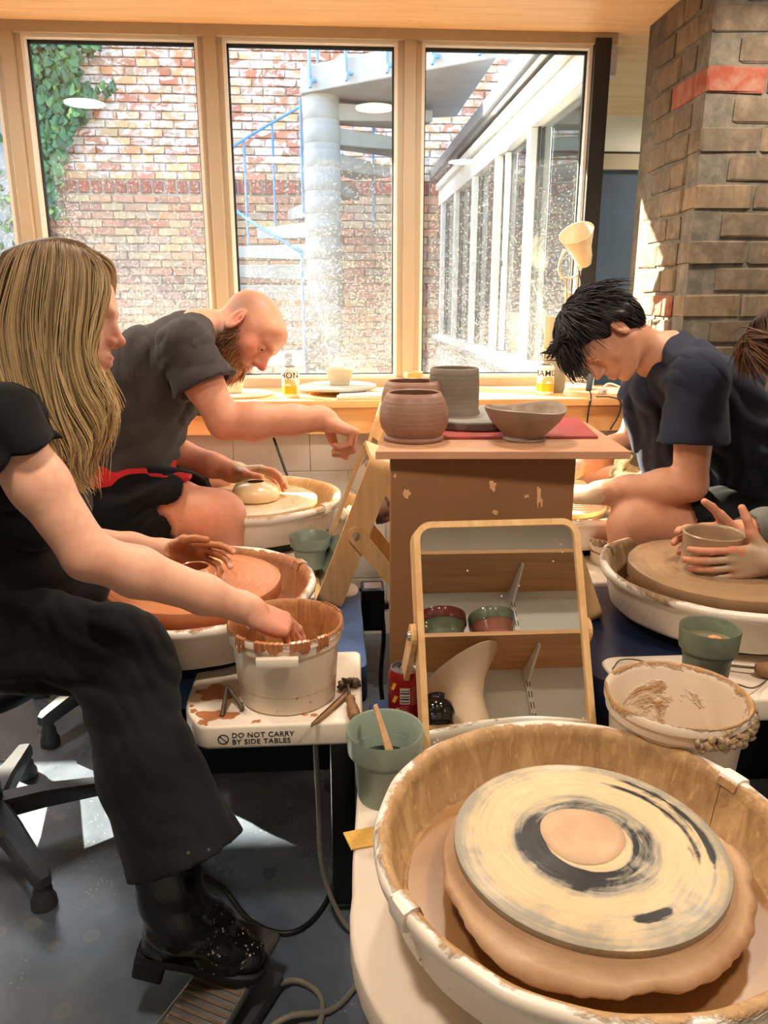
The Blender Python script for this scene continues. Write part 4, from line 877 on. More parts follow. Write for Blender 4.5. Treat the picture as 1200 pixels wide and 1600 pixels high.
# tools on the right table
tl = thing('wooden_tool', 'clay-dusted wooden-handled tool on the white table at the right', 'tool', (.90, 1.375, .5645))
h_ = lathe('handle', [(0, -.075), (.010, -.072), (.017, -.05), (.0165, .0), (.013, .04), (.009, .06), (.006, .066), (0, .066)], M['toolwood'], tl, (.03, -.01, .0175), n=24); h_.rotation_euler = (PI/2, 0, math.radians(66))
tube('shank', [(-.03, .02, .017), (-.09, .045, .014)], .003, M['rust'], tl)
tag(tube('cutting_wire', [(.58, 1.44, .567), (.61, 1.47, .572), (.65, 1.44, .580), (.69, 1.278, .612), (.74, 1.268, .62), (.80, 1.30, .59), (.84, 1.335, .574), (.87, 1.36, .572)], .0016, M['rust']), 'thin cutting wire curling past the green pot on the right deck', 'wire')

# ------------------------------------------------------------------ bentwood table mirrors
def rrect(w, h, r, n=8):
    out = []
    for cx, cz, a0 in ((w/2-r, h/2-r, 0), (-w/2+r, h/2-r, 90), (-w/2+r, -h/2+r, 180), (w/2-r, -h/2+r, 270)):
        for k in range(n+1):
            a = math.radians(a0+90*k/n); out.append((cx+r*math.cos(a), cz+r*math.sin(a)))
    return out
def table_mirror(label, loc, rotz, tilt, w=.31, h=.425, d=.06, mat='ash'):
    """glass towards local -y; loc = middle of the lower edge"""
    t = thing('table_mirror', label, 'mirror', loc, rotz, 'bentwood table mirrors')
    th = .0115; o_, i_ = rrect(w, h, .034), rrect(w-2*th, h-2*th, .034-th); n = len(o_); ct, st_ = math.cos(tilt), math.sin(tilt)
    def T(x, y, z): z += h/2; return (x, y*ct+z*st_, z*ct-y*st_)
    V = [T(x, 0, z) for x, z in o_]+[T(x, 0, z) for x, z in i_]+[T(x, d, z) for x, z in o_]+[T(x, d, z) for x, z in i_]; F = []
    for k in range(n):
        j = (k+1) % n; F += [(k, j, n+j, n+k), (2*n+k, 3*n+k, 3*n+j, 2*n+j), (k, 2*n+k, 2*n+j, j), (n+k, n+j, 3*n+j, 3*n+k)]
    fm = mesh('frame', V, F, M[mat], True); fm.set_sharp_from_angle(angle=math.radians(40)); link('frame', fm, t)
    g = [T(x, .006, z) for x, z in i_]; g2 = [T(x, .010, z) for x, z in i_]
    link('mirror_glass', mesh('mirror_glass', g+g2, [tuple(range(n)), tuple(range(n, 2*n))[::-1]]+[(k, n+k, n+(k+1) % n, (k+1) % n) for k in range(n)], M['mirror']), t)
    bk = [T(x, .0105, z) for x, z in i_]; b2 = [T(x, .0145, z) for x, z in i_]
    link('back_panel', mesh('back_panel', bk+b2, [tuple(range(n)), tuple(range(n, 2*n))[::-1]]+[(k, n+k, n+(k+1) % n, (k+1) % n) for k in range(n)], M['ashdark']), t)
    # bent strip stand pivoting at mid height
    pz = h*.52; s_ = 1
    for sx in (-1, 1):
        p0 = Vector(T(sx*(w/2+.006), d*.5, pz-h/2)); p1 = Vector((p0.x, p0.y+.155, 0.0)); ax = (p1-p0).normalized(); L = (p1-p0).length; pr = Vector((0, ax.z, -ax.y))
        pts = []
        for k in range(9): a = math.radians(90+180*k/8); q = -math.sin(math.radians(180*k/8))*.022; pts.append(p0+pr*(.022*math.cos(math.radians(180*k/8)))+ax*q)
        pts = pts+[p1-pr*.018, p1+pr*.018]
        V = [(p.x-.005, p.y, p.z) for p in pts]+[(p.x+.005, p.y, p.z) for p in pts]; m = len(pts)
        link('stand_arm', mesh('stand_arm', V, [tuple(range(m)), tuple(range(m, 2*m))[::-1]]+[(k, m+k, m+(k+1) % m, (k+1) % m) for k in range(m)], M[mat]), t)
        kn = lathe('pivot_knob', [(0, .006), (.008, .005), (.0095, 0), (0, 0)], M['chrome'], t, (p0.x+sx*.005, p0.y, p0.z), n=18); kn.rotation_euler = (0, sx*PI/2, 0)
    box('stand_bar', (-w/2-.01, p0.y+.135, 0), (w/2+.01, p0.y+.175, .011), M[mat], t, .003); return t
Mt, Mb = dp(785, 812, 1.41), dp(795, 1165, 1.34)
tl_ = math.atan2(Mt[1]-Mb[1], Mt[2]-Mb[2])
m1 = table_mirror('tilted bentwood mirror facing the camera, behind the nearest wheel', (.301, Mt[1]-.425*math.sin(tl_), .4905+.055), math.radians(1.5), tl_)
m1.location.z = Mt[2]-.425*math.cos(tl_)
for ch in m1.children:                                  # its stand reaches down to the deck
    pass
m2 = table_mirror('bentwood mirror seen edge-on beside the woman, the nearer of the left pair', (-.062, 2.035, .5345), -PI/2+.02, math.radians(21), w=.26, h=.43, d=.07)
m3 = table_mirror('bentwood mirror seen edge-on beside the bald man, the farther of the left pair', (.035, 2.56, .5745), -PI/2+.02, math.radians(19), w=.30, h=.43, d=.06)
m4 = table_mirror('bentwood mirror seen from its side, leaning at the right of the plinth', (.655, 1.86, .5645), PI/2-.02, math.radians(21), w=.34, h=.43, d=.075, mat='ash')
# the shelves behind the camera that the tilted mirror shows
YR = -.65
for i, z in enumerate((1.90, 1.505, 1.125)):
    tag(box('shelf', (-.3, YR+.002, z), (2.2, YR+.345, z+.018), M['ply'], None, .001, 1), ['top plywood shelf behind the camera', 'middle plywood shelf behind the camera', 'bottom plywood shelf behind the camera'][i], 'shelf', 'plywood shelves on the rear wall')
for i, z in enumerate((1.90, 1.505, 1.125)):
    k_ = thing('shelf_bracket', 'white slotted bracket under the %s plywood shelf' % ['top', 'middle', 'bottom'][i], 'bracket', (.93, YR+.004, z-.12), 0, 'white shelf brackets')
    join_boxes('rail', [((-.012, 0, -.24), (.012, .012, .118))], M['frame_l'], k_)
    join_boxes('rail_slots', [((sx-.002, .0121, -.22+j*.05), (sx+.002, .0128, -.19+j*.05)) for j in range(6) for sx in (-.006, .006)], M['print'], k_)
    bm = bmesh.new(); q = [bm.verts.new(p) for p in ((-.005, .012, .05), (-.005, .012, .1195), (-.005, .26, .1195), (-.005, .26, .105))]; f = bm.faces.new(q); r = bmesh.ops.extrude_face_region(bm, geom=[f])
    for g in r['geom']:
        if isinstance(g, bmesh.types.BMVert): g.co.x = .005
    link('arm', bm_mesh('arm', bm, M['frame_l']), k_)
M['glazeg'] = plain('mottled_green_glaze', rgb(96, 104, 84), .15, 0, .2, 20); M['glazer'] = plain('oxblood_glaze', rgb(92, 40, 34), .12, 0, .2, 20); M['glazep'] = plain('pink_glaze', rgb(150, 96, 84), .15, 0, .2, 20); M['blackglaze'] = plain('black_glaze', rgb(22, 18, 16), .08); M['bisque'] = plain('bisque', rgb(206, 178, 150), .75, 0, .04, 30)
def two_tone(label, x, y, z, r, h, a, b):
    r *= 1.35; h *= 1.25
    t = thing('glazed_pot', label, 'pot', (x, y, z), 0, 'glazed pots on the middle shelf')
    o = wall([(r*.68, 0), (r*.72, .004), (r*.9, h*.6), (r*.98, h*.66)], .005); lathe('lower_body', o, M[a], t, n=40)
    lathe('rim_band', [(r*.96, h*.64), (r*1.0, h*.68), (r*1.02, h*.98), (r*.98, h), (r*.94, h*.97), (r*.9, h*.66)], M[b], t, n=40, closed=True); return t
zS = 1.5235
two_tone('oxblood-rimmed green glazed pot on the middle shelf in the mirror', .53, -.44, zS, .085, .11, 'glazeg', 'glazer')
two_tone('green-rimmed mauve glazed pot on the middle shelf in the mirror', .76, -.45, zS, .075, .115, 'glazep', 'glazeg')
two_tone('pink glazed pot at the edge of the mirror on the middle shelf', .30, -.44, zS, .075, .11, 'glazep', 'glazer')
vessel('glazed_dish', 'small dark green dish on the middle shelf in the mirror', 'dish', cupp(.03, .05, .03), 'glazeg', (1.06, -.42, zS))
zB = 1.1435
vessel('bisque_vase', 'bisque vase with a wide slanted trumpet mouth, seen in the mirror', 'vase', wall([(.096, 0), (.090, .04), (.078, .11), (.074, .16), (.095, .21), (.14, .26), (.172, .29)], .006), 'bisque', (.60, -.46, zB), wob=lambda a, r, z: (0, max(0, z-.15)*.6*math.cos(a-.1)))
vessel('black_jar', 'round black glazed jar beside the bisque vase in the mirror', 'jar', wall([(.035, 0), (.05, .01), (.068, .045), (.062, .085), (.036, .105), (.036, .118), (.040, .122)], .005), 'blackglaze', (.455, -.33, zB))

# ------------------------------------------------------------------ stool, pedal and cables on the floor
so_ = thing('stool', 'grey five-legged office stool under the woman', 'stool', (-.865, 1.70, 0))
for k in range(5):
    a = math.radians(-48+72*k); c_, s_ = math.cos(a), math.sin(a)
    bm = bmesh.new(); pr = [(.02, .032, .13, .085), (.12, .028, .125, .082), (.24, .023, .105, .070), (.30, .020, .095, .062), (.315, .012, .088, .064)]
    rings = []
    for (x, hw, zt_, zb_) in pr: rings.append([bm.verts.new((x, y, z)) for y, z in ((-hw, zb_), (hw, zb_), (hw, zt_-.008), (hw*.7, zt_), (-hw*.7, zt_), (-hw, zt_-.008))])
    for i in range(len(rings)-1):
        for j in range(6): bm.faces.new((rings[i][j], rings[i][(j+1) % 6], rings[i+1][(j+1) % 6], rings[i+1][j]))
    bm.faces.new(rings[0][::-1]); bm.faces.new(rings[-1]); lg = link('leg', bm_mesh('leg', bm, M['stool'], True, 40), so_, (0, 0, 0), (0, 0, a))
    lathe('glide', [(0, .075), (.016, .075), (.017, .05), (.021, .045), (.022, .03), (.028, .018), (.029, 0), (0, 0)], M['stool'], so_, (.29*c_, .29*s_, 0), n=24)
lathe('column', [(0, .43), (.02, .43), (.022, .22), (.03, .22), (.032, .12), (.045, .12), (.05, .07), (0, .07)], M['stool'], so_, n=24)
lathe('seat', [(0, .495), (.14, .494), (.175, .48), (.185, .46), (.175, .435), (0, .43)], M['cord_black'], so_, n=40)
fp = thing('foot_pedal', "grey cast foot pedal under the woman's boot", 'pedal', (-.235, 1.16, 0), math.radians(-27))
box('base', (-.075, -.19, 0), (.075, .12, .035), M['stool'], fp, .010); box('side_bar', (-.083, -.20, .0), (-.070, .13, .045), M['chrome'], fp, .004)
tp = box('treadle', (-.058, -.10, -.011), (.058, .14, .011), plain('pedal_grey', rgb(92, 90, 88), .45, .4, .15, 40), fp, .009, 3); tp.location = (0, .0, .077); tp.rotation_euler = (math.radians(10), 0, 0)
for k in range(12):
    rb_ = box('rib', (-.052, -.088+k*.0145, .0112), (.052, -.082+k*.0145, .0136), M['rust'], tp)
box('housing', (-.045, -.30, .0), (.062, -.12, .075), M['black_metal'], fp, .012); lathe('hinge', [(0, .02), (.03, .02), (.032, 0), (0, 0)], M['stool'], fp, (.064, -.10, .045), n=24).rotation_euler = (0, PI/2, 0)
tag(tube('pedal_cable', [(-.16, 1.19, .03), (-.10, 1.235, .012), (-.045, 1.20, .007), (-.05, 1.13, .0065), (-.10, 1.10, .0065), (-.14, 1.13, .007), (-.10, 1.15, .018), (-.02, 1.17, .007), (.04, 1.24, .0065), (.10, 1.33, .0065), (.2, 1.5, .0065)], .0062, M['cord_grey']), 'thick grey pedal cable looping on the floor by the boot', 'cable')
tag(tube('grey_cable', [(-.05, 1.42, .48), (-.045, 1.40, .30), (-.04, 1.39, .14), (.0, 1.36, .035), (.05, 1.33, .007), (.11, 1.30, .0065), (.2, 1.32, .0065)], .0055, M['cord_grey']), 'grey cable hanging from the woman\'s wheel down to the floor', 'cable')
tag(tube('black_cable', [(-.40, 1.62, .006), (-.33, 1.55, .006), (-.27, 1.50, .006), (-.20, 1.40, .006), (-.12, 1.36, .006), (-.06, 1.40, .006), (-.02, 1.50, .006), (.0, 1.7, .006)], .0055, M['cord_black']), 'black power cable curving across the floor under the white table', 'cable')
tag(tube('black_flex', [(-.30, 1.95, .25), (-.27, 1.85, .12), (-.20, 1.86, .10), (-.12, 1.95, .20), (-.05, 2.0, .30)], .005, M['cord_black']), "black flex hanging under the woman's side table", 'cable')
tag(tube('power_lead', [(.07, 2.16, .48), (.12, 2.14, .46), (.14, 2.12, .36), (.13, 2.10, .2), (.15, 2.05, .06), (.18, 2.0, .006), (.1, 1.9, .006)], .007, M['cord_black']), 'black power lead plugged into the control box by the plinth', 'cable')

tag(tube('black_rod', [at(427, 683, 2.86), at(452, 752, 2.74)], .005, M['cord_black'], None, 1), 'thin black rod leaning against the white wall behind the bald man\'s wheel', 'rod')
tag(lumps('clay_lump', [(.16, 2.62, .60, .04), (.19, 2.64, .625, .03), (.14, 2.60, .63, .025), (.17, 2.66, .57, .035)], 'brownclay', None, 12, .25), 'crumpled lump of brown clay beside the bald man\'s wheel', 'clay')

# ------------------------------------------------------------------ people: one smooth skin grown from rounded limbs
V3 = lambda *a: np.array(a, float)
def nrm(v): v = np.asarray(v, float); return v/(np.linalg.norm(v)+1e-12)
class Field:
    """signed distance field on a grid; limbs are blended with a smooth union"""
    def __init__(s): s.p = []
    def cap(s, a, b, ra, rb=None, k=.015, sub=False): s.p.append(('c', np.asarray(a, float), np.asarray(b, float), ra, ra if rb is None else rb, k, sub)); return s
    def chain(s, pts, rad, k=.015):
        for i in range(len(pts)-1): s.cap(pts[i], pts[i+1], rad[i], rad[i+1], k)
        return s
    def ell(s, c, r, R=None, k=.015, sub=False): s.p.append(('e', np.asarray(c, float), np.asarray(r, float), np.eye(3) if R is None else np.asarray(R), 0, k, sub)); return s
    def cut(s, p, n): s.p.append(('h', np.asarray(p, float), nrm(n), 0, 0, 0, True)); return s
    def bounds(s, q):
        if q[0] == 'c': r = max(q[3], q[4]); return np.minimum(q[1], q[2])-r, np.maximum(q[1], q[2])+r
        r = np.max(q[2]); return q[1]-r, q[1]+r
    def mesh(s, h, disp=None, pad=.02):
        bs = [s.bounds(q) for q in s.p if q[0] != 'h' and not q[6]]
        lo = np.min([b[0] for b in bs], 0)-pad; hi = np.max([b[1] for b in bs], 0)+pad
        n = np.ceil((hi-lo)/h).astype(int)+1; D = np.full(n, .05, np.float32)
        ax = [lo[i]+h*np.arange(n[i]) for i in range(3)]
        for q in s.p:
            if q[0] == 'h':
                d = (ax[0][:, None, None]-q[1][0])*q[2][0]+(ax[1][None, :, None]-q[1][1])*q[2][1]+(ax[2][None, None, :]-q[1][2])*q[2][2]
                np.maximum(D, d.astype(np.float32), out=D); continue
            b = s.bounds(q); m = q[5]+3*h
            i0 = np.clip(np.floor((b[0]-m-lo)/h).astype(int), 0, n-1); i1 = np.clip(np.ceil((b[1]+m-lo)/h).astype(int)+1, 1, n)
            if np.any(i1 <= i0): continue
            sl = tuple(slice(i0[i], i1[i]) for i in range(3))
            X, Y, Z = [ax[i][sl[i]].reshape([-1 if j == i else 1 for j in range(3)]).astype(np.float32) for i in range(3)]
            if q[0] == 'c':
                a, bb, ra, rb = q[1:5]; ab = bb-a; L = float(ab@ab)+1e-12
                t = np.clip(((X-a[0])*ab[0]+(Y-a[1])*ab[1]+(Z-a[2])*ab[2])/L, 0, 1)
                d = np.sqrt((X-a[0]-t*ab[0])**2+(Y-a[1]-t*ab[1])**2+(Z-a[2]-t*ab[2])**2)-(ra+(rb-ra)*t)
            else:
                c, r, R = q[1:4]; P = [(X-c[0])*R[0, i]+(Y-c[1])*R[1, i]+(Z-c[2])*R[2, i] for i in range(3)]
                k0 = np.sqrt(sum((P[i]/r[i])**2 for i in range(3))); k1 = np.sqrt(sum((P[i]/r[i]**2)**2 for i in range(3)))
                d = k0*(k0-1)/np.maximum(k1, 1e-6)
            A = D[sl]; k = q[5]
            if q[6]:
                d = -d; hh = np.maximum(k-np.abs(A-d), 0)/max(k, 1e-6); D[sl] = np.maximum(A, d)+hh*hh*k*.25
            else:
                hh = np.maximum(k-np.abs(A-d), 0)/max(k, 1e-6); D[sl] = np.minimum(A, d)-hh*hh*k*.25
        if disp is not None:
            I = np.argwhere(np.abs(D) < .02+h)
            if len(I): D[tuple(I.T)] += disp(lo+I*h).astype(np.float32)
        return surface(D, lo, h)
def surface(D, lo, h):
    n = np.array(D.shape); sg = D < 0; cnt = np.zeros(n-1, np.uint8)
    for i in (0, 1):
        for j in (0, 1):
            for k in (0, 1): cnt += sg[i:n[0]-1+i, j:n[1]-1+j, k:n[2]-1+k]
    I = np.argwhere((cnt > 0) & (cnt < 8)); m = n-1; key = (I[:, 0]*m[1]+I[:, 1])*m[2]+I[:, 2]
    acc = np.zeros((len(I), 3)); w_ = np.zeros(len(I)); C = [(i, j, k) for i in (0, 1) for j in (0, 1) for k in (0, 1)]
    val = {c: D[I[:, 0]+c[0], I[:, 1]+c[1], I[:, 2]+c[2]].astype(float) for c in C}
    for c in C:
        for a in range(3):
            if c[a] == 0:
                e = list(c); e[a] = 1; e = tuple(e); v0, v1 = val[c], val[e]; x = (v0 < 0) != (v1 < 0)
                t = np.where(x, v0/np.where(x, v0-v1, 1), 0); P = np.tile(np.array(c, float), (len(I), 1)); P[:, a] = t
                acc[x] += P[x]; w_ += x
    V = lo+(I+acc/w_[:, None])*h; F = []
    for a in range(3):
        b, c = (a+1) % 3, (a+2) % 3; s0 = [slice(0, None)]*3; s1 = [slice(0, None)]*3; s0[a] = slice(0, n[a]-1); s1[a] = slice(1, n[a])
        A, B = sg[tuple(s0)], sg[tuple(s1)]; E = np.argwhere(A != B); E = E[(E[:, b] > 0) & (E[:, c] > 0) & (E[:, b] < n[b]-1) & (E[:, c] < n[c]-1)]
        fl = A[tuple(E.T)]
        def idx(db, dc):
            q = E.copy(); q[:, b] += db; q[:, c] += dc; return np.searchsorted(key, (q[:, 0]*m[1]+q[:, 1])*m[2]+q[:, 2])
        q = np.stack([idx(-1, -1), idx(0, -1), idx(0, 0), idx(-1, 0)], 1); q[~fl] = q[~fl][:, ::-1]; F.append(q)
    return V, np.concatenate(F)
def quick_mesh(name, V, F, mat, attrs=None):
    me = bpy.data.meshes.new(name); me.vertices.add(len(V)); me.vertices.foreach_set('co', np.asarray(V, np.float32).ravel())
    F = np.asarray(F); me.loops.add(F.size); me.loops.foreach_set('vertex_index', F.ravel().astype(np.int32)); me.polygons.add(len(F))
    me.polygons.foreach_set('loop_start', np.arange(0, F.size, F.shape[1], dtype=np.int32)); me.update(calc_edges=True); me.validate()
    for m in (mat if isinstance(mat, (list, tuple)) else [mat]): me.materials.append(m)
    me.polygons.foreach_set('use_smooth', np.ones(len(me.polygons), bool))
    for k, a in (attrs or {}).items(): set_attr(me, k, a)
    return me
def folds(amp, f1=38, f2=21, d1=(1, .2, .5), d2=(-.3, 1, .8), seed=0):
    """soft ridges with sharper valleys, wandering like creased cloth"""
    d1, d2 = nrm(d1), nrm(d2); d2 = nrm(d2-d1*(d1@d2)); d3 = np.cross(d1, d2); f1 = f1*1.35
    def f(P):
        a, b, c = P@d1, P@d2, P@d3
        w_ = 1.3*np.sin(b*f2*.7+seed)+.9*np.sin(c*f2*.9+2*seed+1.3*np.sin(b*9))
        r = 1-2*np.abs(np.sin(a*f1*.5+w_+seed)); r2 = 1-2*np.abs(np.sin(a*f1*.85+b*f1*.5+1.6*np.sin(b*f2*1.3+seed*3)+c*14))
        m = .5+.5*np.sin(b*15+c*11+seed*1.7+1.2*np.sin(a*12)); m2 = .5+.5*np.sin(a*13-c*12+seed*2.3)
        return amp*(r*(.35+.9*m)+.55*r2*m2)
    return f
# materials
s = NT('skin'); c = s.attr('Col', 'Color'); v = s.pos(); nz = s.noise(v, 55, 4); c = s.mix(s.math('MULTIPLY', s.ramp(nz, [(.4, 0.0), (.75, 1.0)]), .18), c, rgb(176, 96, 74))
cl = s.attr('clay'); n2 = s.noise(v, 48, 5, .65, .5); k = s.ramp(s.math('ADD', n2, s.math('SUBTRACT', s.math('MULTIPLY', cl, 1.1), .55)), [(.46, 0.0), (.56, 1.0)])
cc = s.attr('claycol', 'Color'); c = s.mix(k, c, cc); s.set(col=c, rough=s.ramp(k, [(0, .52), (1, .38)]), spec=.35, sss=.06); s.b.inputs['Subsurface Radius'].default_value = (.012, .004, .002); s.b.inputs['Subsurface Scale'].default_value = 1.0
s.bump(s.math('ADD', s.math('MULTIPLY', s.noise(v, 420, 3), .5), s.math('MULTIPLY', k, n2)), .18, .0025); M['skin'] = s.m
def cloth(name, c, rough=.9, sc=900, dust=None, bump=.25, var=.18):
    s = NT(name); v = s.pos(); nz = s.noise(v, 9, 5, .6); col = s.ramp(nz, [(.3, tuple(x*(1-var) for x in c[:3])+(1,)), (.7, tuple(x*(1+var) for x in c[:3])+(1,))])
    if dust:
        vv = s.n('TexVoronoi', i_Vector=v, i_Scale=36.0); spots = s.math('MULTIPLY', s.ramp(s.math('ADD', vv.outputs['Distance'], s.math('MULTIPLY', s.noise(v, 60, 3), .2)), [(.14, 1.0), (.22, 0.0)]), s.ramp(s.noise(v, 5, 2), [(.56, 0.0), (.64, 1.0)])); col = s.mix(s.math('MULTIPLY', spots, .7), col, dust)
    s.set(col=col, rough=rough, spec=.12, sheen=.05); s.bump(s.noise(v, sc, 2), bump, .0008); return s.m
M['tee_grey'] = cloth('charcoal_jersey', rgb(62, 58, 58)); M['tee_navy'] = cloth('navy_jersey', rgb(38, 42, 56), dust=None); M['tee_black'] = cloth('black_jersey', rgb(22, 22, 24))
M['jeans'] = cloth('washed_black_denim', rgb(25, 26, 29), .85, 1400, rgb(150, 136, 116), .4, .25); M['apron'] = cloth('black_apron', rgb(26, 26, 28), .7, 700, rgb(150, 124, 92)); M['shorts'] = cloth('black_shorts', rgb(18, 18, 20), .8, 700, None)
M['sweater'] = cloth('grey_sleeve', rgb(108, 106, 98), .9, 500); M['camo'] = None
s = NT('lap_cloth'); v = s.pos(); s.set(col=s.ramp(s.noise(v, 16, 3, .5, .8), [(.36, rgb(86, 80, 62)), (.46, rgb(150, 138, 108)), (.58, rgb(206, 196, 166)), (.7, rgb(118, 106, 80))], 'CONSTANT'), rough=.9); M['camo'] = s.m
s = NT('red_print_cloth'); v = s.pos(); vv = s.n('TexVoronoi', i_Vector=v, i_Scale=17.0); s.set(col=s.mix(s.ramp(s.math('ADD', vv.outputs['Distance'], s.math('MULTIPLY', s.noise(v, 50, 2), .35)), [(.34, 1.0), (.38, 0.0)]), rgb(186, 26, 32), rgb(232, 206, 190)), rough=.85); M['redcloth'] = s.m
M['leather'] = plain('black_leather', rgb(16, 16, 17), .3, 0, .2, 30, .12); M['heel'] = plain('black_sole', rgb(18, 18, 19), .55)
s = NT('boot_leather'); v = s.pos(); vv = s.n('TexVoronoi', i_Vector=v, i_Scale=120.0).outputs['Distance']; sp = s.math('MULTIPLY', s.ramp(vv, [(.22, 1.0), (.3, 0.0)]), s.math('MULTIPLY', s.attr('dirt'), s.ramp(s.noise(v, 60, 2), [(.5, 0.0), (.56, 1.0)])))
s.set(col=s.mix(sp, rgb(17, 17, 18), rgb(206, 196, 180)), rough=s.ramp(sp, [(0, .27), (1, .8)]), spec=.5); s.bump(s.noise(v, 160, 4), .1, .001); M['boot'] = s.m
def hair_mat(name, rough=.5):
    s = NT(name); s.set(col=s.attr('Col', 'Color'), rough=rough, spec=.22); s.b.inputs['Anisotropic'].default_value = .5; return s.m
M['hair'] = hair_mat('hair')
M['eyewhite'] = plain('eye_white', rgb(216, 206, 198), .15, 0, .02); M['iris'] = plain('eye_iris', rgb(52, 60, 66), .1)
def sleeve(root, mat, pts, rad, th=.012, disp=None):
    """a short sleeve: open, flat-cut at its last point and hollow for the arm"""
    F = Field(); pts = [np.asarray(p, float) for p in pts]; ax = nrm(pts[-1]-pts[-2]); F.chain(pts+[pts[-1]+ax*.03], list(rad)+[rad[-1]], .02)
    F.cap(pts[-1]-ax*.012, pts[-1]+ax*.12, rad[-1]-th, rad[-1]-th+.004, .003, True); F.cut(pts[-1], ax)
    return put('sleeve', F, .0044, mat, root, disp)
def frame_of(fwd, up):
    f_ = nrm(fwd); l_ = nrm(np.cross(up, f_)); u_ = np.cross(f_, l_); return np.stack([f_, l_, u_], 1)
def head(F, c, R, k=1.0, ear=1.0, jaw=1.0, nose=1.0, lips=1.0):
    """face in head axes: x forward, y to the person's left, z up"""
    T = lambda x, y, z: c+R@(np.array([x, y, z])*k); e = lambda p, r, kk=.02, sub=False, Q=None: F.ell(T(*p), np.array(r)*k, R if Q is None else Q, kk*k, sub); cp = lambda a, b, ra, rb=None, kk=.012, sub=False: F.cap(T(*a), T(*b), ra*k, (ra if rb is None else rb)*k, kk*k, sub)
    e((-.014, 0, .036), (.097, .077, .081)); e((.022, 0, .0), (.066, .063, .088), .03); e((.030, 0, -.070), (.052, .047*jaw, .040), .03)
    e((.074, 0, -.097), (.016, .020*jaw, .015), .025); e((.054, 0, -.052), (.0405, .033, .036), .018)
    for y in (-1, 1):
        cp((-.004, y*.053*jaw, -.050), (.055, y*.024*jaw, -.097), .016, .014, .025); e((.060, y*.044, -.020), (.020, .018, .020), .03)
        cp((.080, y*.038, .030), (.090, y*.012, .027), .0105, .0115, .018)
    e((.062, 0, .062), (.026, .052, .030), .03)
    for y in (-1, 1): e((.102, y*.033, .006), (.021, .018, .0125), .014, True)
    for y in (-1, 1):
        e((.0765, y*.0325, .006), (.0135, .0165, .0125), .004); e((.0900, y*.034, .0045), (.008, .0115, .0034), .002, True)
    cp((.082, 0, .018), (.092, 0, -.028), .010, .0125, .012)
    cp((.089, 0, .020), (.1105, 0, -.020), .0075*nose, .0098*nose, .012); e((.1125, 0, -.0235), (.0115*nose, .0110*nose, .0100*nose), .006)
    for y in (-1, 1): e((.1000, y*.0125, -.0285), (.0105, .0078*nose, .0082), .006)
    for y in (-1, 1): e((.1060, y*.0068, -.0368), (.0042, .0036, .0050), .002, True)
    for y in (-1, 1):
        cp((.080, y*.025, -.0615), (.0965, y*.006, -.0560), .0050, .0066*lips, .007); cp((.081, y*.023, -.0635), (.0945, y*.004, -.0675), .0052, .0074*lips, .007); cp((.084, y*.027, -.0622), (.1052, 0, -.0618), .0011, .0013, .002, True)
    e((.0985, 0, -.0445), (.003, .004, .007), .006, True)
    for y in (-1, 1):
        q = ear; Q = R@np.array(Euler((0, math.radians(-14), math.radians(y*24))).to_matrix())
        e((-.014, y*.080, -.002), (.0190*q, .0072, .0315*q), .004, False, Q); e((-.011, y*.0868, .005*q), (.0120*q, .0062, .0200*q), .0025, True, Q)
        e((-.012, y*.0835, .008*q), (.0055*q, .0035, .0130*q), .003, False, Q); e((-.002, y*.082, -.005), (.006, .0065, .008), .004); e((-.010, y*.0805, -.028*q), (.0085, .0065, .0095), .006)
    return T
def hand(F, w_, d, n, s_, curl, spread=(.10, .03, -.04, -.12), thumb=None, k=1.0, arm_r=.026):
    """w_ wrist, d towards the knuckles, n out of the palm, s_ towards the thumb; curl = 4 x (three joints, degrees)"""
    d = nrm(d); s_ = nrm(s_-d*(s_@d)); n = nrm(n-d*(n@d)-s_*(n@s_))
    off = (.031, .0105, -.0105, -.0300); LN = ((.045, .027, .021), (.049, .031, .022), (.045, .029, .021), (.036, .022, .019)); r0 = (.0095, .0098, .0092, .0082); ml = (.090, .093, .088, .080)
    F.cap(w_-d*.012*k, w_+d*.016*k, arm_r*k, arm_r*.9*k, .02*k)
    tips = []; kn = []
    for i in range(4):
        b = w_+(d*ml[i]+s_*off[i])*k; F.cap(w_+(d*.012+s_*off[i]*.55)*k, b, .0150*k, .0112*k, .012*k); kn.append(b)
    F.ell(w_+d*.05*k+n*.006*k, np.array([.040, .036, .0135])*k, np.stack([d, s_, n], 1), .012*k)
    F.cap(w_+(d*.02-s_*.024+n*.006)*k, w_+(d*.065-s_*.030+n*.005)*k, .0145*k, .0110*k, .012*k)
    for i in range(4):
        a = 0; p = kn[i]; dd = nrm(d+s_*math.tan(spread[i])); r = r0[i]*k
        for j in range(3):
            a += math.radians(curl[i][j]); v = dd*math.cos(a)+n*math.sin(a); q = p+v*LN[i][j]*k
            F.cap(p, q, r*(1-.06*j), r*(.93-.06*j), .0035*k); p = q
        tips.append(p)
    tb = thumb or ((.62, .66, .35), (.80, .40, .30), (.92, .22, .25))
    p = w_+(d*.020+s_*.024+n*.008)*k
    for (a, b, c_), L, r in zip(tb, (.046, .034, .028), (.0165, .0118, .0105)):
        v = nrm(d*a+s_*b+n*c_); q = p+v*L*k; F.cap(p, q, r*k, r*.84*k, .010*k if r > .015 else .004*k); p = q
    return tips, p
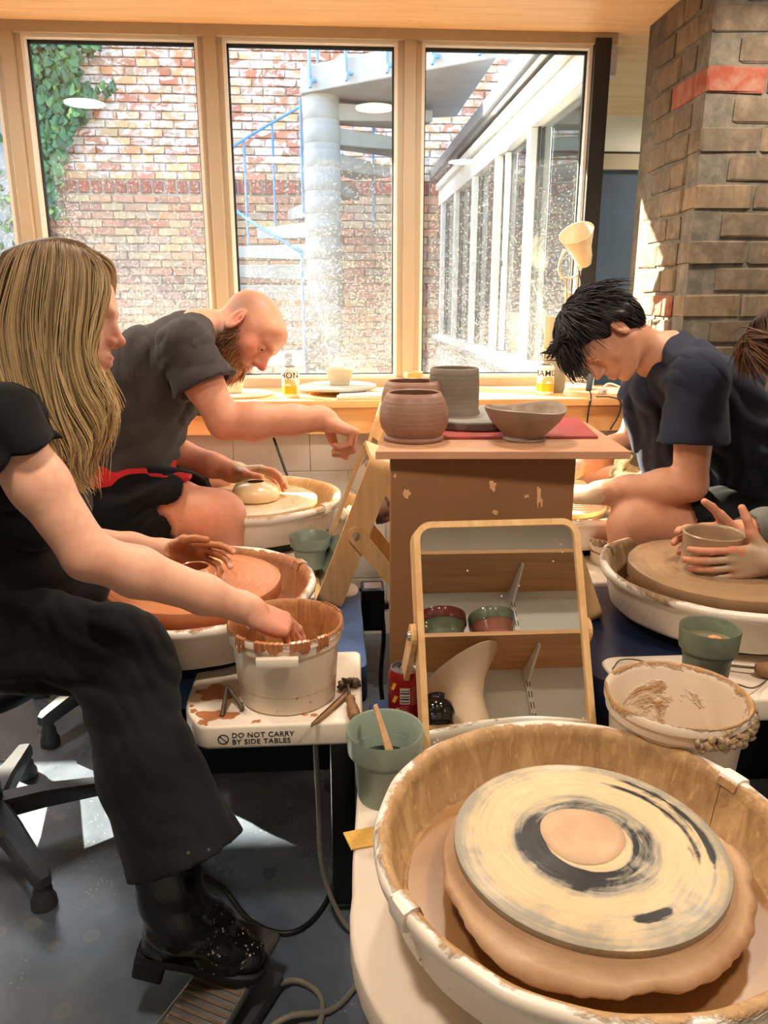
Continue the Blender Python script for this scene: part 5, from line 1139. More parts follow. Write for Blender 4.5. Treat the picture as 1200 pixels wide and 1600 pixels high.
def paint(V, base, spots=(), clay=(), claycol=(.5, .3, .2)):
    col = np.tile(np.array(base[:3]), (len(V), 1)); cl = np.zeros(len(V))
    for (p, r, c, a) in spots:
        r = np.broadcast_to(np.asarray(r, float), (3,)); d = np.sqrt((((V-p)/r)**2).sum(1)); k = a*np.clip(1.6-1.6*d, 0, 1)[:, None]; col = col*(1-k)+np.array(c[:3])*k
    for (p, r, a) in clay:
        d = np.linalg.norm(V-p, axis=1)/r; cl = np.maximum(cl, a*np.clip(1.7-1.7*d, 0, 1))
    return {'Col': col, 'clay': cl, 'claycol': np.tile(np.array(claycol[:3]), (len(V), 1))}
def person(label, loc): return thing('person', label, 'person', loc)
def put(name, F, h, mat, root, disp=None, attr=None, seg=None):
    V, Q = F.mesh(h, disp); o = link(name, quick_mesh(name, V-np.array(root.location), Q, mat, attr(V) if attr else None), root); return o
def eyes(T, R, root, look=(1, 0, -.1), k=1.0):
    for y in (-1, 1):
        p = T(.0758, y*.0325, .0052); e = lathe('eye', [(0, .0118), (.0022, .0116), (.0022, .01163), (.0055, .0105), (.0085, .0082), (.011, .0042), (.0118, 0), (.008, -.0086), (0, -.0118)], [M['eyewhite'], M['iris']], root, tuple(p-np.array(root.location)), n=24)
        for f in e.data.polygons:
            if f.center.z > .0095: f.material_index = 1
        e.rotation_euler = Vector(R@nrm(np.array([look[0], look[1]+y*.02, look[2]]))).to_track_quat('Z', 'Y').to_euler(); e.scale = (k,)*3
def strands(name, paths, rads, cols0, cols1, root, mat, ns=4, grad=1.0):
    """tapering locks; each runs from its own root colour to its own tip colour"""
    V, F, I = tubes(paths, rads, ns); C = []; F = np.array([f for f in F if len(f) == 4 and (ns != 4 or True)], np.int32)
    for P, a, b in zip(paths, cols0, cols1):
        t = np.repeat(np.linspace(0, 1, len(P)), ns)[:, None]**grad; C.append(np.array(a)*(1-t)+np.array(b)*t)
    return link(name, quick_mesh(name, V-np.array(root.location), F, mat, {'Col': np.concatenate(C)}), root)
lin = lambda r, g, b: np.array(rgb(r, g, b)[:3])

def limb_arm(F, sh, el, wr, r=(.056, .050, .044, .047, .030), k=.02):
    sh, el, wr = map(np.asarray, (sh, el, wr)); m = sh+(el-sh)*.45; f1 = el+(wr-el)*.28; f2 = el+(wr-el)*.7
    F.chain([sh, m, el], [r[0], r[1], r[2]], k); F.chain([el, f1, f2, wr], [r[2], r[3], (r[3]+r[4])*.5, r[4]], k)
PI2 = lambda a: np.array(a, float)
HV = .0034
# ---------------------------------------------------------------- the blonde woman
R0 = thing('person', 'blonde long-haired woman in black, one hand in a bucket, left foot of the frame', 'person', (-.86, 1.66, 0)); R0['label'] = 'blonde long-haired woman in black with one hand in the clay bucket'
hc = at(94, 503, 1.50); hR = frame_of(_r*1.0+_f*.12-_u*.10, _u+_r*.03)
nb = at(48, 640, 1.50); pel = V3(-.90, 1.60, .665); ch = at(2, 705, 1.50); md = at(-62, 815, 1.55)
shR, elR, wrR = at(-4, 662, 1.285), at(138, 868, 1.27), at(388, 952, 1.40)
shL, elL, wrL = at(90, 655, 1.68), at(70, 842, 1.80), at(262, 862, 1.785)
hipR, knR, anR = at(-105, 978, 1.47), at(205, 1022, 1.40), at(272, 1432, 1.165)
hipL, knL, anL = V3(-.88, 1.76, .63), V3(-.60, 2.06, .585), V3(-.62, 2.10, .12)
F = Field(); T = head(F, hc, hR, .98, jaw=.92, nose=.92)
F.chain([hc+hR@V3(-.03, 0, -.05), nb+V3(.0, 0, .03), nb], [.050, .050, .06], .03)
F.chain([nb, ch, md, pel], [.07, .105, .10, .12], .05); F.cap(nb, shR, .05, .05, .04); F.cap(nb, shL, .05, .05, .04)
limb_arm(F, shR, elR, wrR, (.052, .047, .040, .043, .0275)); limb_arm(F, shL, elL, wrL, (.050, .045, .040, .042, .027))
F.chain([hipR, knR, knR+(anR-knR)*.5, anR], [.08, .058, .045, .030], .03); F.chain([hipL, knL, anL], [.08, .058, .035], .03); F.cap(anL, anL+V3(.14, .02, -.08), .04, .03, .03); pass
tipR, thR = hand(F, wrR, V3(.80, .22, -.50), V3(-.42, -.10, -.90), V3(.1, 1, .05), ((22, 18, 12), (34, 30, 20), (38, 34, 22), (42, 36, 24)), k=.97, arm_r=.027)
tipL, thL = hand(F, wrL, V3(1, -.08, -.06), V3(.05, -.92, -.35), V3(-.15, -.30, 1), ((12, 18, 14), (22, 26, 18), (30, 34, 24), (36, 36, 28)), k=.97, thumb=((.66, .66, .30), (.90, .35, .25), (.98, .05, .15)), arm_r=.027)
sk = lin(224, 170, 144)
put('body', F, HV, M['skin'], R0, None, lambda V: paint(V, sk, [(T(.09, 0, -.06), (.02, .02, .012), lin(176, 92, 84), .8), (T(.11, 0, -.025), .03, lin(206, 130, 112), .6), (T(.06, -.045, -.02), .035, lin(212, 136, 116), .5), (elR, .07, lin(208, 146, 122), .5), (wrR+V3(.07, 0, -.03), .09, lin(196, 124, 104), .7)], [(wrL+V3(.09, -.01, 0), .125, 1.0), (wrR+V3(.10, .0, -.07), .075, .62), (thL, .05, 1.0)], lin(176, 112, 72)))
eyes(T, hR, R0, (1, 0, -.35), .98)
F = Field(); F.chain([nb+V3(-.02, 0, -.03), ch, md], [.085, .125, .118], .05); F.cap(md, pel, .118, .135, .05)
for y in (-.07, .07): F.cap(ch+V3(0, y, 0), md+V3(0, y*.8, 0), .105, .10, .05)
F.cap(nb, shR, .055, .062, .04); F.cap(nb, shL, .055, .062, .04); e_ = shR+(elR-shR)*.16; e2 = shL+(elL-shL)*.3
F.cap(nb+V3(.01, 0, .03), nb+V3(.06, 0, .16), .064, .07, .01, True);
tf = folds(.005, 60, 26, (1, 0, .3), seed=1); put('shirt', F, .0055, M['tee_black'], R0, tf); sleeve(R0, M['tee_black'], [shR+(nb-shR)*.25, shR, e_+(elR-shR)*.10], [.055, .066, .066], disp=tf); sleeve(R0, M['tee_black'], [shL+(nb-shL)*.25, shL, e2], [.055, .064, .064])
F = Field(); F.chain([hipR, hipR+(knR-hipR)*.5, knR-(knR-hipR)*.06, knR+V3(.0, -.005, -.05)], [.112, .098, .086, .084], .03)
s1, s2, s3 = at(203, 1095, 1.36), at(232, 1200, 1.28), at(297, 1352, 1.185); F.chain([knR+V3(0, -.005, -.04), s1, s2, s3], [.084, .080, .088, .108], .03); F.chain([hipL, knL, V3(-.61, 2.09, .3), V3(-.61, 2.10, .12)], [.105, .082, .075, .085], .03); F.cap(hipR, hipL, .125, .125, .05); F.cap(pel, md, .13, .115, .05)
ax_ = nrm(s3-s2); 
hm = at(295, 1338, 1.185); axh = nrm(_r*.36-_u*.94-_f*.12); F.cap(hm+axh*.02, hm+axh*.14, .078, .086, .003, True); F.cut(hm, axh)
jd = folds(.0042, 60, 26, (.25, .3, 1), (1, .2, 0), seed=2)
def jdisp(P):
    near = np.exp(-(((P-(knR+V3(-.06, 0, -.03)))**2).sum(1))/.012); return jd(P)*(.55+1.5*near)
put('jeans', F, .0052, M['jeans'], R0, jdisp)
seam = spline([hipR+V3(.0, -.108, -.0), hipR+(knR-hipR)*.5+V3(0, -.098, -.004), knR+V3(-.02, -.086, -.02)], 8); tb = tubes([seam-np.array(R0.location)], .0022, 5); link('seam', mesh('seam', tb[0], tb[1], M['jeans'], True), R0)
F = Field(); F.chain([md+V3(.02, -.02, -.04), at(20, 905, 1.52), at(125, 915, 1.60)], [.115, .088, .066], .05); F.chain([at(0, 880, 1.68), at(120, 900, 1.85)], [.08, .06], .05); F.chain([ch+V3(.05, 0, -.10), md+V3(.05, 0, -.02)], [.10, .10], .04)
put('apron', F, .006, M['apron'], R0, folds(.007, 34, 24, (.6, .2, .8), seed=5))
# her boot on the pedal
hb_, tb_ = on(258, 1488, .135), on(362, 1506, .105); dv = nrm((tb_-hb_)*V3(1, 1, 0)); sd = V3(-dv[1], dv[0], 0)
bt = thing('boot', "x", 'x', (0, 0, 0)); bpy.data.objects.remove(bt)
F = Field(); an = at(279, 1436, 1.165); F.chain([at(262, 1350, 1.185), at(266, 1390, 1.175), an], [.056, .052, .047], .03)
F.cap(an, hb_+V3(0, 0, .038), .047, .040, .03); F.chain([an, hb_+dv*.085+V3(0, 0, .052), tb_+dv*(-.02)+V3(0, 0, .034), tb_+dv*.03+V3(0, 0, .022)], [.045, .043, .041, .033], .03)
F.cap(hb_+dv*.08+sd*.012+V3(0, 0, .03), tb_+sd*.006+V3(0, 0, .026), .034, .033, .02)
sole_n = nrm(np.cross(sd, dv*.2+nrm(tb_-hb_))); sole_n = sole_n*np.sign(sole_n[2]); F.cut(hb_+V3(0, 0, .012), -sole_n)
put('boot', F, .0036, M['boot'], R0, folds(.0022, 90, 40, (.2, .1, 1), (1, .4, 0), 3), lambda V: {'dirt': np.clip(1.5-14*np.linalg.norm(V-(tb_+V3(0, 0, .04)), axis=1), 0, 1)})
ol = [(-.052, -.024), (-.05, .024), (-.02, .034), (.05, .030), (.10, .038), (.145, .044), (.180, .036), (.198, .012), (.196, -.014), (.178, -.038), (.14, -.046), (.10, -.042), (.05, -.034), (-.02, -.034)]
so2 = prism_mesh('sole', rounded(ol, .012, 3), -.006, .012, M['heel'], .003, 2); Lb = float(np.linalg.norm(tb_-hb_)); mx = Matrix(((nrm(tb_-hb_)[0], sd[0], sole_n[0], 0), (nrm(tb_-hb_)[1], sd[1], sole_n[1], 0), (nrm(tb_-hb_)[2], sd[2], sole_n[2], 0), (0, 0, 0, 1)))
so3 = link('sole', so2, R0); so3.matrix_basis = Matrix.Translation(Vector(hb_)-R0.location) @ mx
hl = link('heel', prism_mesh('heel', rounded([(-.052, -.026), (-.052, .026), (.006, .032), (.006, -.032)], .008, 3), -.046, -.004, M['heel'], .003, 1), R0); hl.matrix_basis = so3.matrix_basis.copy()
# her hair: locks that fall from a parting, wavy and fair towards the tips
def hair_guides():
    """(u: 0 face edge .. 1 back of the head) -> px control points and offset from the middle plane of the head"""
    A = {0.00: [(130, 394, .0), (164, 418, .060), (169, 450, .078), (158, 495, .088), (146, 545, .092), (164, 596, .088), (182, 642, .078), (160, 700, .07)],
         0.18: [(116, 385, .0), (136, 420, .078), (134, 475, .096), (124, 540, .100), (136, 600, .094), (164, 650, .084), (148, 705, .075), (146, 758, .07)],
         0.40: [(98, 380, .0), (106, 420, .086), (100, 490, .103), (98, 560, .105), (110, 625, .10), (136, 690, .09), (126, 735, .085), (140, 770, .08)],
         0.65: [(78, 378, .0), (66, 425, .088), (56, 500, .103), (62, 570, .107), (78, 640, .105), (102, 700, .10), (110, 740, .095), (126, 764, .09)],
         0.85: [(52, 382, .0), (26, 432, .080), (10, 510, .098), (20, 590, .104), (46, 655, .104), (70, 700, .10), (90, 735, .10), (102, 752, .095)],
         1.00: [(28, 394, .0), (-8, 450, .062), (-24, 530, .082), (-14, 600, .098), (18, 655, .10), (40, 690, .10), (62, 715, .10), (80, 735, .10)]}
    us = sorted(A); return us, np.array([A[u] for u in us], float)
us, GA = hair_guides()
def guide(u): return np.array([[np.interp(u, us, GA[:, j, c]) for c in range(3)] for j in range(8)])
def lock(u, rg, jit=1.0, side=1, clump=None):
    g = guide(np.clip(u, 0, 1)); g = np.insert(g, 1, [(g[0][0]*.55+g[1][0]*.45), g[0][1]+7, .046], 0); P = []
    c_ = clump or (0, 0, 0, 0, 0); ph = c_[0]+rg.normal(0, .35); am = (3+c_[1]*9+abs(rg.normal(0, 1.2)))*jit; jx, jy = (c_[2]+rg.normal(0, 2.2))*jit, rg.normal(0, 4*jit); dd = abs(c_[3]+rg.normal(0, .003)) if jit else -.026
    for j, (x, y, d) in enumerate(g):
        t = j/8; x += jx*t+am*math.sin(ph+t*(8+c_[4]))*t; y += jy*(.3+t)
        P.append(at(x, y, 1.50-side*(d*(.98 if d else 1)+dd*(t > .1)+am*.0006*math.cos(ph+t*9)*t)))
    return spline(P, 5)
rg = np.random.default_rng(3); paths, rads, c0, c1 = [], [], [], []
dk, md_, bl1, bl2 = lin(84, 66, 50), lin(122, 98, 72), lin(204, 170, 116), lin(236, 208, 156)
clumps = [(rg.uniform(0, 1)**.9, (rg.uniform(0, 6.3), rg.uniform(0, 1), rg.normal(0, 5), abs(rg.normal(0, .008)), rg.uniform(-2, 3)), rg.uniform(0, 1), rg.uniform(0, 1)) for _ in range(110)]
for i in range(2200):
    uc, cl_, ca, cb = clumps[rg.integers(110)]; u = uc+rg.normal(0, .010); P = lock(u, rg, 1.0, 1, cl_); n_ = len(P); keep = int(n_*rg.uniform(.80, 1)); P = P[:keep]; paths.append(P); w0 = rg.uniform(.0006, .0015); t = np.linspace(0, 1, keep); rads.append(w0*(.55+.45*np.minimum(1, t*6))*np.clip(1.25-t**3*1.1, .18, 1))
    a = np.clip(ca+rg.normal(0, .15), 0, 1); edge = .45 if u > .8 or u < .08 else 0; c0.append(dk*(1-a*.5-edge)+md_*(a*.5+edge)); b = np.clip(cb+rg.normal(0, .2), 0, 1); c1.append(bl1*(1-b)+bl2*b if rg.random() < .82 else md_*1.2)
for i in range(150):                                   # far side, seen past her chin
    u = rg.uniform(0, .3); P = lock(u, rg, 1.0, -1); P = P[:int(len(P)*.86)]+np.array([.015, 0, 0]); paths.append(P); rads.append(np.linspace(.0024, .0007, len(P))); c0.append(md_); c1.append(bl2)
for i in range(60):                                    # stray hairs
    u = rg.uniform(0, 1); P = lock(u, rg, 2.6); paths.append(P); rads.append(np.linspace(.0009, .0004, len(P))); c0.append(md_); c1.append(bl2)
strands('hair', paths, rads, c0, c1, R0, M['hair'], 4, 1.15)
F = Field()
for u in np.linspace(.10, 1, 12):
    g = lock(u, np.random.default_rng(1), 0)[5::4]; F.chain(list(g), list(np.interp(np.linspace(0, 1, len(g)), [0, .15, .6, 1], [.010, .013, .014, .006])), .02)
F.ell(hc+hR@V3(-.026, 0, .034), (.090, .078, .070), hR, .02); F.ell(hc+hR@V3(-.055, 0, -.02), (.06, .070, .09), hR, .03)
def hcol(V):
    t = np.clip((hc[2]+.06-V[:, 2])/.30, 0, 1)[:, None]; return {'Col': (dk*.85)*(1-t)+(md_*.95)*t}
put('hair_mass', F, .0052, M['hair'], R0, None, hcol)

# ---------------------------------------------------------------- the bald man
R1 = thing('person', 'bald bearded man in a charcoal T-shirt bent over his wheel by the window', 'person', (-.70, 2.40, 0))
hc = at(386, 519, 2.38); hR = frame_of(_r*.585-_u*.81-_f*.16, _r*.81+_u*.585)
nb = at(312, 528, 2.40); c1_, c2_, c3_ = at(252, 580, 2.40), at(207, 655, 2.40), at(190, 742, 2.40)
shR, elR, wrR = at(288, 545, 2.205), at(352, 660, 2.15), at(505, 655, 2.17); shL, elL, wrL = at(300, 560, 2.59), at(252, 702, 2.62), at(368, 738, 2.49)
hipR, knR, anR = at(185, 782, 2.28), at(345, 806, 2.16), V3(-.33, 2.18, .12); hipL, knL, anL = at(185, 775, 2.52), V3(-.42, 2.70, .72), V3(-.42, 2.70, .12)
F = Field(); T = head(F, hc, hR, 1.02, ear=1.18, jaw=1.08, nose=1.22, lips=.8)
F.chain([hc+hR@V3(-.035, 0, -.045), nb+V3(.02, 0, .01), nb], [.062, .060, .068], .035); F.chain([nb, c1_, c2_, c3_], [.07, .12, .12, .13], .05); F.cap(nb, shR, .055, .055, .04); F.cap(nb, shL, .055, .055, .04)
limb_arm(F, shR, elR, wrR, (.060, .054, .046, .052, .032)); limb_arm(F, shL, elL, wrL, (.060, .052, .046, .050, .031))
F.chain([hipR, hipR+(knR-hipR)*.5, knR+V3(-.03, 0, 0), knR], [.10, .090, .074, .066], .03); F.chain([knR, knR+V3(.0, .0, -.15), anR], [.066, .060, .04], .03); F.chain([hipL, knL, anL], [.09, .066, .04], .03)
for a_ in (anR, anL): F.cap(a_+V3(0, 0, -.06), a_+V3(.17, 0, -.075), .04, .032, .03)
hand(F, wrR, V3(.92, .05, -.40), V3(-.40, -.10, -.90), V3(-.05, .92, -.12), ((70, 58, 24), (74, 60, 26), (76, 62, 28), (80, 62, 28)), k=1.06, arm_r=.029, thumb=((.50, .30, .62), (.78, -.05, .60), (.90, -.25, .35)))
hand(F, wrL, V3(1, -.16, .06), V3(.0, -.50, -.86), V3(0, -.86, .50), ((16, 26, 20), (18, 30, 22), (22, 30, 24), (26, 32, 26)), k=1.04, arm_r=.030)
sk = lin(216, 152, 124)
put('body', F, HV, M['skin'], R1, None, lambda V: paint(V, sk, [(T(.112, 0, -.024), .028, lin(206, 104, 88), .8), (T(-.012, -.08, 0), .035, lin(208, 112, 98), .7), (T(-.012, .08, 0), .035, lin(208, 112, 98), .7), (T(.06, -.05, -.02), .05, lin(206, 120, 98), .6), (T(-.045, -.05, .045), (.085, .07, .075), lin(142, 106, 88), .85), (T(.0, -.06, -.065), (.055, .05, .065), lin(86, 62, 46), 1.0), (T(.045, -.05, -.07), (.045, .045, .04), lin(112, 74, 50), 1.0), (T(.07, -.03, -.085), (.045, .04, .034), lin(142, 92, 58), 1.0), (T(.085, -.012, -.085), (.03, .04, .022), lin(160, 104, 66), .9), (T(.098, -.01, -.047), (.016, .03, .008), lin(160, 104, 66), .7), (knR, .09, lin(206, 136, 114), .6), (elR, .07, lin(196, 116, 96), .6)], [(wrL+V3(.06, 0, 0), .11, .75), (wrR+V3(.06, 0, -.03), .05, .35)], lin(206, 176, 140)))
eyes(T, hR, R1, (1, -.1, -.1), 1.02)
rg = np.random.default_rng(11); paths, rads, c0, c1 = [], [], [], []
for i in range(1900):                                  # cropped beard
    a = rg.uniform(0, 1); sx = rg.choice((-1, 1)); base = V3(.004, sx*.069, -.030)*(1-a)+V3(.082, sx*.014, -.086)*a; base = base+V3(rg.normal(0, .008), sx*rg.normal(.002, .004), rg.normal(-.008, .017)); nd = nrm(V3(base[0]*.6-.01, base[1]*1.0, -.055+base[2]*.15)); base = base+nd*(.004+.006*rg.random()); p0 = T(*base); p1 = T(*(base+nd*rg.uniform(.008, .016)+V3(.004, 0, -.008))); paths.append(np.array([p0, (p0+p1)/2+hR@V3(0, 0, -.001), p1])); rads.append(np.array([.0010, .0009, .0004])); cc = lin(96, 66, 46)*(1-a)+lin(186, 124, 72)*a; c0.append(cc*.8); c1.append(cc*1.25)
for y in (-1, 1):
    for i in range(70):                                # eyebrows
        a = rg.uniform(0, 1); b = V3(.094-.016*a, y*(.012+.034*a), .0285+.004*math.sin(a*3)+rg.normal(0, .0015)); p0 = T(*b); p1 = T(*(b+V3(-.002, y*.007, .002))); paths.append(np.array([p0, (p0+p1)/2, p1])); rads.append(np.array([.0006, .0006, .0003])); c0.append(lin(170, 112, 76)); c1.append(lin(186, 130, 90))
strands('beard', paths, rads, c0, c1, R1, M['hair'], 3)
F = Field()
for y in (-.075, .075): F.chain([at(300, 540, 2.40)+V3(-.03, y*1.3, -.01), c1_+V3(0, y, 0), c2_+V3(0, y, 0), c3_+V3(-.005, y, .01)], [.075, .137, .142, .150], .05)
F.cap(nb+V3(-.02, 0, -.005), shR, .078, .078, .04); F.cap(nb+V3(-.02, 0, -.005), shL, .078, .078, .04); eS = shR+(elR-shR)*.52; eL = shL+(elL-shL)*.5
F.cap(nb+V3(.022, 0, .0), hc, .070, .080, .008, True); F.cut(c3_+V3(0, 0, .070), V3(-.15, 0, -1))
tf = folds(.0068, 58, 22, (.7, .2, -.7), (.6, 0, .8), 4); put('shirt', F, .0052, M['tee_grey'], R1, tf); tf2 = folds(.0030, 62, 24, (.5, .3, -.8), (.8, 0, .6), 4); sleeve(R1, M['tee_grey'], [shR+(nb-shR)*.35, shR, eS], [.050, .074, .086], disp=tf2); sleeve(R1, M['tee_grey'], [shL+(nb-shL)*.3, shL, eL], [.07, .08, .084], disp=tf2)
F = Field(); F.cap(c3_+V3(.0, -.075, .045), c3_+V3(.0, .075, .045), .158, .158, .03); F.chain([c3_+V3(.09, -.16, .03), at(272, 733, 2.20), at(286, 742, 2.19)], [.05, .035, .018], .03); F.cut(c3_+V3(0, 0, .075), V3(.15, 0, 1)); F.cut(c3_+V3(0, 0, .008), V3(-.1, 0, -1))
put('waist_cloth', F, .005, M['redcloth'], R1, folds(.004, 60, 30, (.2, .3, 1), seed=2))
F = Field(); F.cap(c3_+V3(0, -.07, -.05), c3_+V3(0, .07, -.05), .150, .150, .04); F.chain([hipR, hipR+(knR-hipR)*.55], [.125, .118], .04); F.chain([hipL, hipL+(knL-hipL)*.6], [.12, .11], .04); F.cap(hipR+(knR-hipR)*.62, knR, .105, .11, .006, True)
put('shorts', F, .006, M['shorts'], R1, folds(.006, 36, 22, (.5, .3, .8), seed=6))

# ---------------------------------------------------------------- the dark-haired man
R2 = thing('person', 'dark-haired man in a navy T-shirt looking down at his wheel by the pillar', 'person', (1.25, 2.25, 0))
hc = at(946, 530, 2.20); hR = frame_of(-_r*.42-_u*.907-_f*.14, -_r*.907+_u*.42)
nb = at(1047, 562, 2.21); c1_, c2_, c3_ = at(1098, 625, 2.24), at(1128, 705, 2.25), at(1150, 790, 2.25)
shR, elR, wrR = at(1020, 575, 2.40), at(985, 690, 2.45), at(890, 735, 2.40); shL, elL, wrL = at(1090, 592, 2.03), at(1078, 757, 2.0), at(938, 770, 2.08)
hipL, knL, anL = at(1160, 820, 2.12), at(990, 822, 2.02), V3(.84, 2.02, .12); hipR, knR, anR = at(1150, 800, 2.40), V3(.95, 2.62, .70), V3(.95, 2.62, .12)
F = Field(); T = head(F, hc, hR, .98, ear=1.12, jaw=1.0, nose=.95)
F.chain([hc+hR@V3(-.035, 0, -.05), nb+V3(-.03, 0, .0), nb], [.058, .056, .066], .035); F.chain([nb, c1_, c2_, c3_], [.07, .115, .115, .125], .05); F.cap(nb, shR, .05, .05, .04); F.cap(nb, shL, .05, .05, .04)
limb_arm(F, shR, elR, wrR, (.052, .047, .041, .045, .029)); limb_arm(F, shL, elL, wrL, (.056, .052, .045, .049, .032))
F.chain([hipL, hipL+(knL-hipL)*.5, knL], [.10, .085, .068], .03); F.chain([knL, knL+V3(0, 0, -.16), anL], [.066, .058, .04], .03); F.chain([hipR, knR, anR], [.09, .064, .04], .03)
for a_ in (anR, anL): F.cap(a_+V3(0, 0, -.06), a_+V3(-.17, 0, -.075), .04, .032, .03)
hand(F, wrL, V3(-.86, .46, -.12), V3(-.1, .35, -.92), V3(.3, .9, .25), ((20, 26, 18), (24, 30, 20), (28, 32, 22), (30, 32, 24)), k=1.0, arm_r=.031); hand(F, wrR, V3(-.95, -.12, -.2), V3(-.1, -.3, -.93), V3(0, -.95, .25), ((20, 26, 18), (24, 30, 20), (28, 32, 22), (30, 32, 24)), k=1.0, arm_r=.029)
sk = lin(198, 144, 114)
put('body', F, HV, M['skin'], R2, None, lambda V: paint(V, sk, [(T(.09, 0, -.06), (.02, .022, .012), lin(170, 96, 84), .7), (T(-.012, .08, 0), .03, lin(206, 136, 110), .5), (elL, .07, lin(178, 118, 94), .5)], [(wrL+V3(-.04, .02, 0), .12, .62), (elL+(wrL-elL)*.5, .12, .30), (knL, .14, .36), (wrR, .1, .6)], lin(206, 178, 148)))
eyes(T, hR, R2, (1, 0, -.5), .98)
F = Field()
for y in (-.07, .07): F.chain([nb+V3(.020, y*1.2, -.022), c1_+V3(0, y, 0), c2_+V3(0, y, 0), c3_+V3(0, y, .01)], [.075, .128, .128, .136], .05)
F.cap(nb+V3(.025, 0, -.01), shR, .074, .076, .04); F.cap(nb+V3(.025, 0, -.01), shL, .074, .08, .04); eS = shL+(elL-shL)*.60; eR = shR+(elR-shR)*.45
F.ell(at(1016, 612, 2.21), (.050, .085, .050), None, .05); F.cap(nb+V3(-.085, 0, .020), hc+V3(-.02, 0, -.02), .064, .076, .008, True); F.cap(at(1008, 640, 2.25), at(1030, 730, 2.25), .06, .05, .05)
tf = folds(.0068, 56, 22, (-.6, .2, -.8), (-.6, 0, .8), 7); put('shirt', F, .0052, M['tee_navy'], R2, tf); tf2 = folds(.0030, 60, 24, (-.5, .3, -.8), (.8, 0, .6), 3); sleeve(R2, M['tee_navy'], [shL+(nb-shL)*.35, shL, eS], [.054, .078, .088], disp=tf2); sleeve(R2, M['tee_navy'], [shR+(nb-shR)*.3, shR, eR], [.07, .076, .078], disp=tf2)
F = Field(); F.cap(c3_+V3(0, -.07, -.06), c3_+V3(0, .07, -.06), .15, .15, .04); F.chain([hipL, hipL+(knL-hipL)*.52], [.125, .112], .04); F.chain([hipR, hipR+(knR-hipR)*.6], [.12, .105], .04); F.cap(hipL+(knL-hipL)*.58, knL, .10, .11, .006, True)
put('shorts', F, .006, M['shorts'], R2, folds(.006, 36, 22, (-.5, .3, .8), seed=8))
F = Field(); F.chain([at(1030, 725, 2.30), at(985, 735, 2.34), at(965, 760, 2.36)], [.055, .05, .03], .04); F.chain([at(1040, 740, 2.24), at(1000, 722, 2.42)], [.04, .05], .04)
put('lap_cloth', F, .005, M['camo'], R2, folds(.009, 48, 30, (.4, .3, .8), seed=9))
F = Field(); F.ell(hc+hR@V3(-.024, 0, .050), (.102, .090, .090), hR, .02); F.ell(hc+hR@V3(-.060, 0, -.012), (.064, .080, .072), hR, .03); F.ell(hc+hR@V3(.045, 0, .085), (.060, .070, .036), hR, .03)
for y in (-1, 1): F.cap(hc+hR@V3(.02, y*.076, .055), hc+hR@V3(-.055, y*.074, .0), .022, .026, .02); F.ell(hc+hR@V3(-.006, y*.088, -.012), (.024, .028, .034), hR, .01, True)
F.cap(hc+hR@V3(.14, 0, .0), hc+hR@V3(.09, 0, -.12), .060, .06, .01, True)
hk = lin(26, 25, 28); hk2 = lin(50, 46, 48)
put('hair_mass', F, .0046, M['hair'], R2, folds(.003, 120, 40, (0, 1, .2), (1, 0, .3), 3), lambda V: {'Col': np.tile(hk, (len(V), 1))})
rg = np.random.default_rng(5); paths, rads, c0, c1 = [], [], [], []
for i in range(900):
    th = rg.uniform(-1, 1)*2.4; rr = rg.uniform(.12, 1.0); x0 = -.045; n = nrm(V3(math.cos(th)*rr, math.sin(th)*rr*.9, .85-.75*rr**2)); d_ = nrm(V3(math.cos(th), math.sin(th)*.9, -.5*rr)); base = V3(-.024, 0, .050)+n*V3(.098, .086, .088); front = max(0, math.cos(th))
    if base[2] < -.01: continue
    L = rg.uniform(.035, .06)+.012*front*rr; P = []
    for t in np.linspace(0, 1, 7): q = base+d_*L*t+n*(.012*math.sin(t*2.4)+.006)+V3(0, 0, -.030*t*t*(1.2-front*.2))+V3(.012*front*t, 0, 0); P.append(hc+hR@q)
    P = np.array(P)+rg.normal(0, .0018, (1, 3)); paths.append(P); w0 = rg.uniform(.0014, .0028); rads.append(np.array([w0, w0, w0, w0*.85, w0*.65, w0*.4, w0*.12])); a = rg.random(); c0.append(hk); c1.append(hk*(1-a)+hk2*a)
for i in range(120):                                   # the fringe hanging forward from the brow
    y = rg.uniform(-.06, .06); b = V3(.060+rg.normal(0, .008), y, .106+rg.normal(0, .008)); L = rg.uniform(.03, .06); P = [hc+hR@(b+V3(.62*L*t+.01*math.sin(t*3), y*.3*t, .55*L*t-.10*L*t*t+.006*math.sin(t*5+i))) for t in np.linspace(0, 1, 7)]; paths.append(np.array(P)); w0 = rg.uniform(.0014, .0026); rads.append(w0*np.array([1, 1, 1, .85, .65, .4, .12])); c0.append(hk); c1.append(hk2)
for i in range(420):                                   # cropped back and nape
    th = rg.uniform(-1.9, 1.9); zz = rg.uniform(-.75, .9); n = nrm(V3(-math.cos(th)*math.sqrt(max(0, 1-zz*zz)), math.sin(th)*math.sqrt(max(0, 1-zz*zz)), zz)); base = V3(-.056, 0, .005)+n*V3(.070, .084, .080)
    if base[0] > -.02: continue
    d_ = nrm(V3(-.1, 0, -1)-n*(V3(-.1, 0, -1)@n)); L = rg.uniform(.025, .05); P = np.array([hc+hR@(base+d_*L*t+n*(.004+.004*math.sin(t*3))) for t in np.linspace(0, 1, 5)]); paths.append(P); w0 = rg.uniform(.0014, .0026); rads.append(w0*np.array([1, 1, .9, .6, .15])); c0.append(hk); c1.append(hk2 if rg.random() < .3 else hk)
strands('hair', paths, rads, c0, c1, R2, M['hair'])

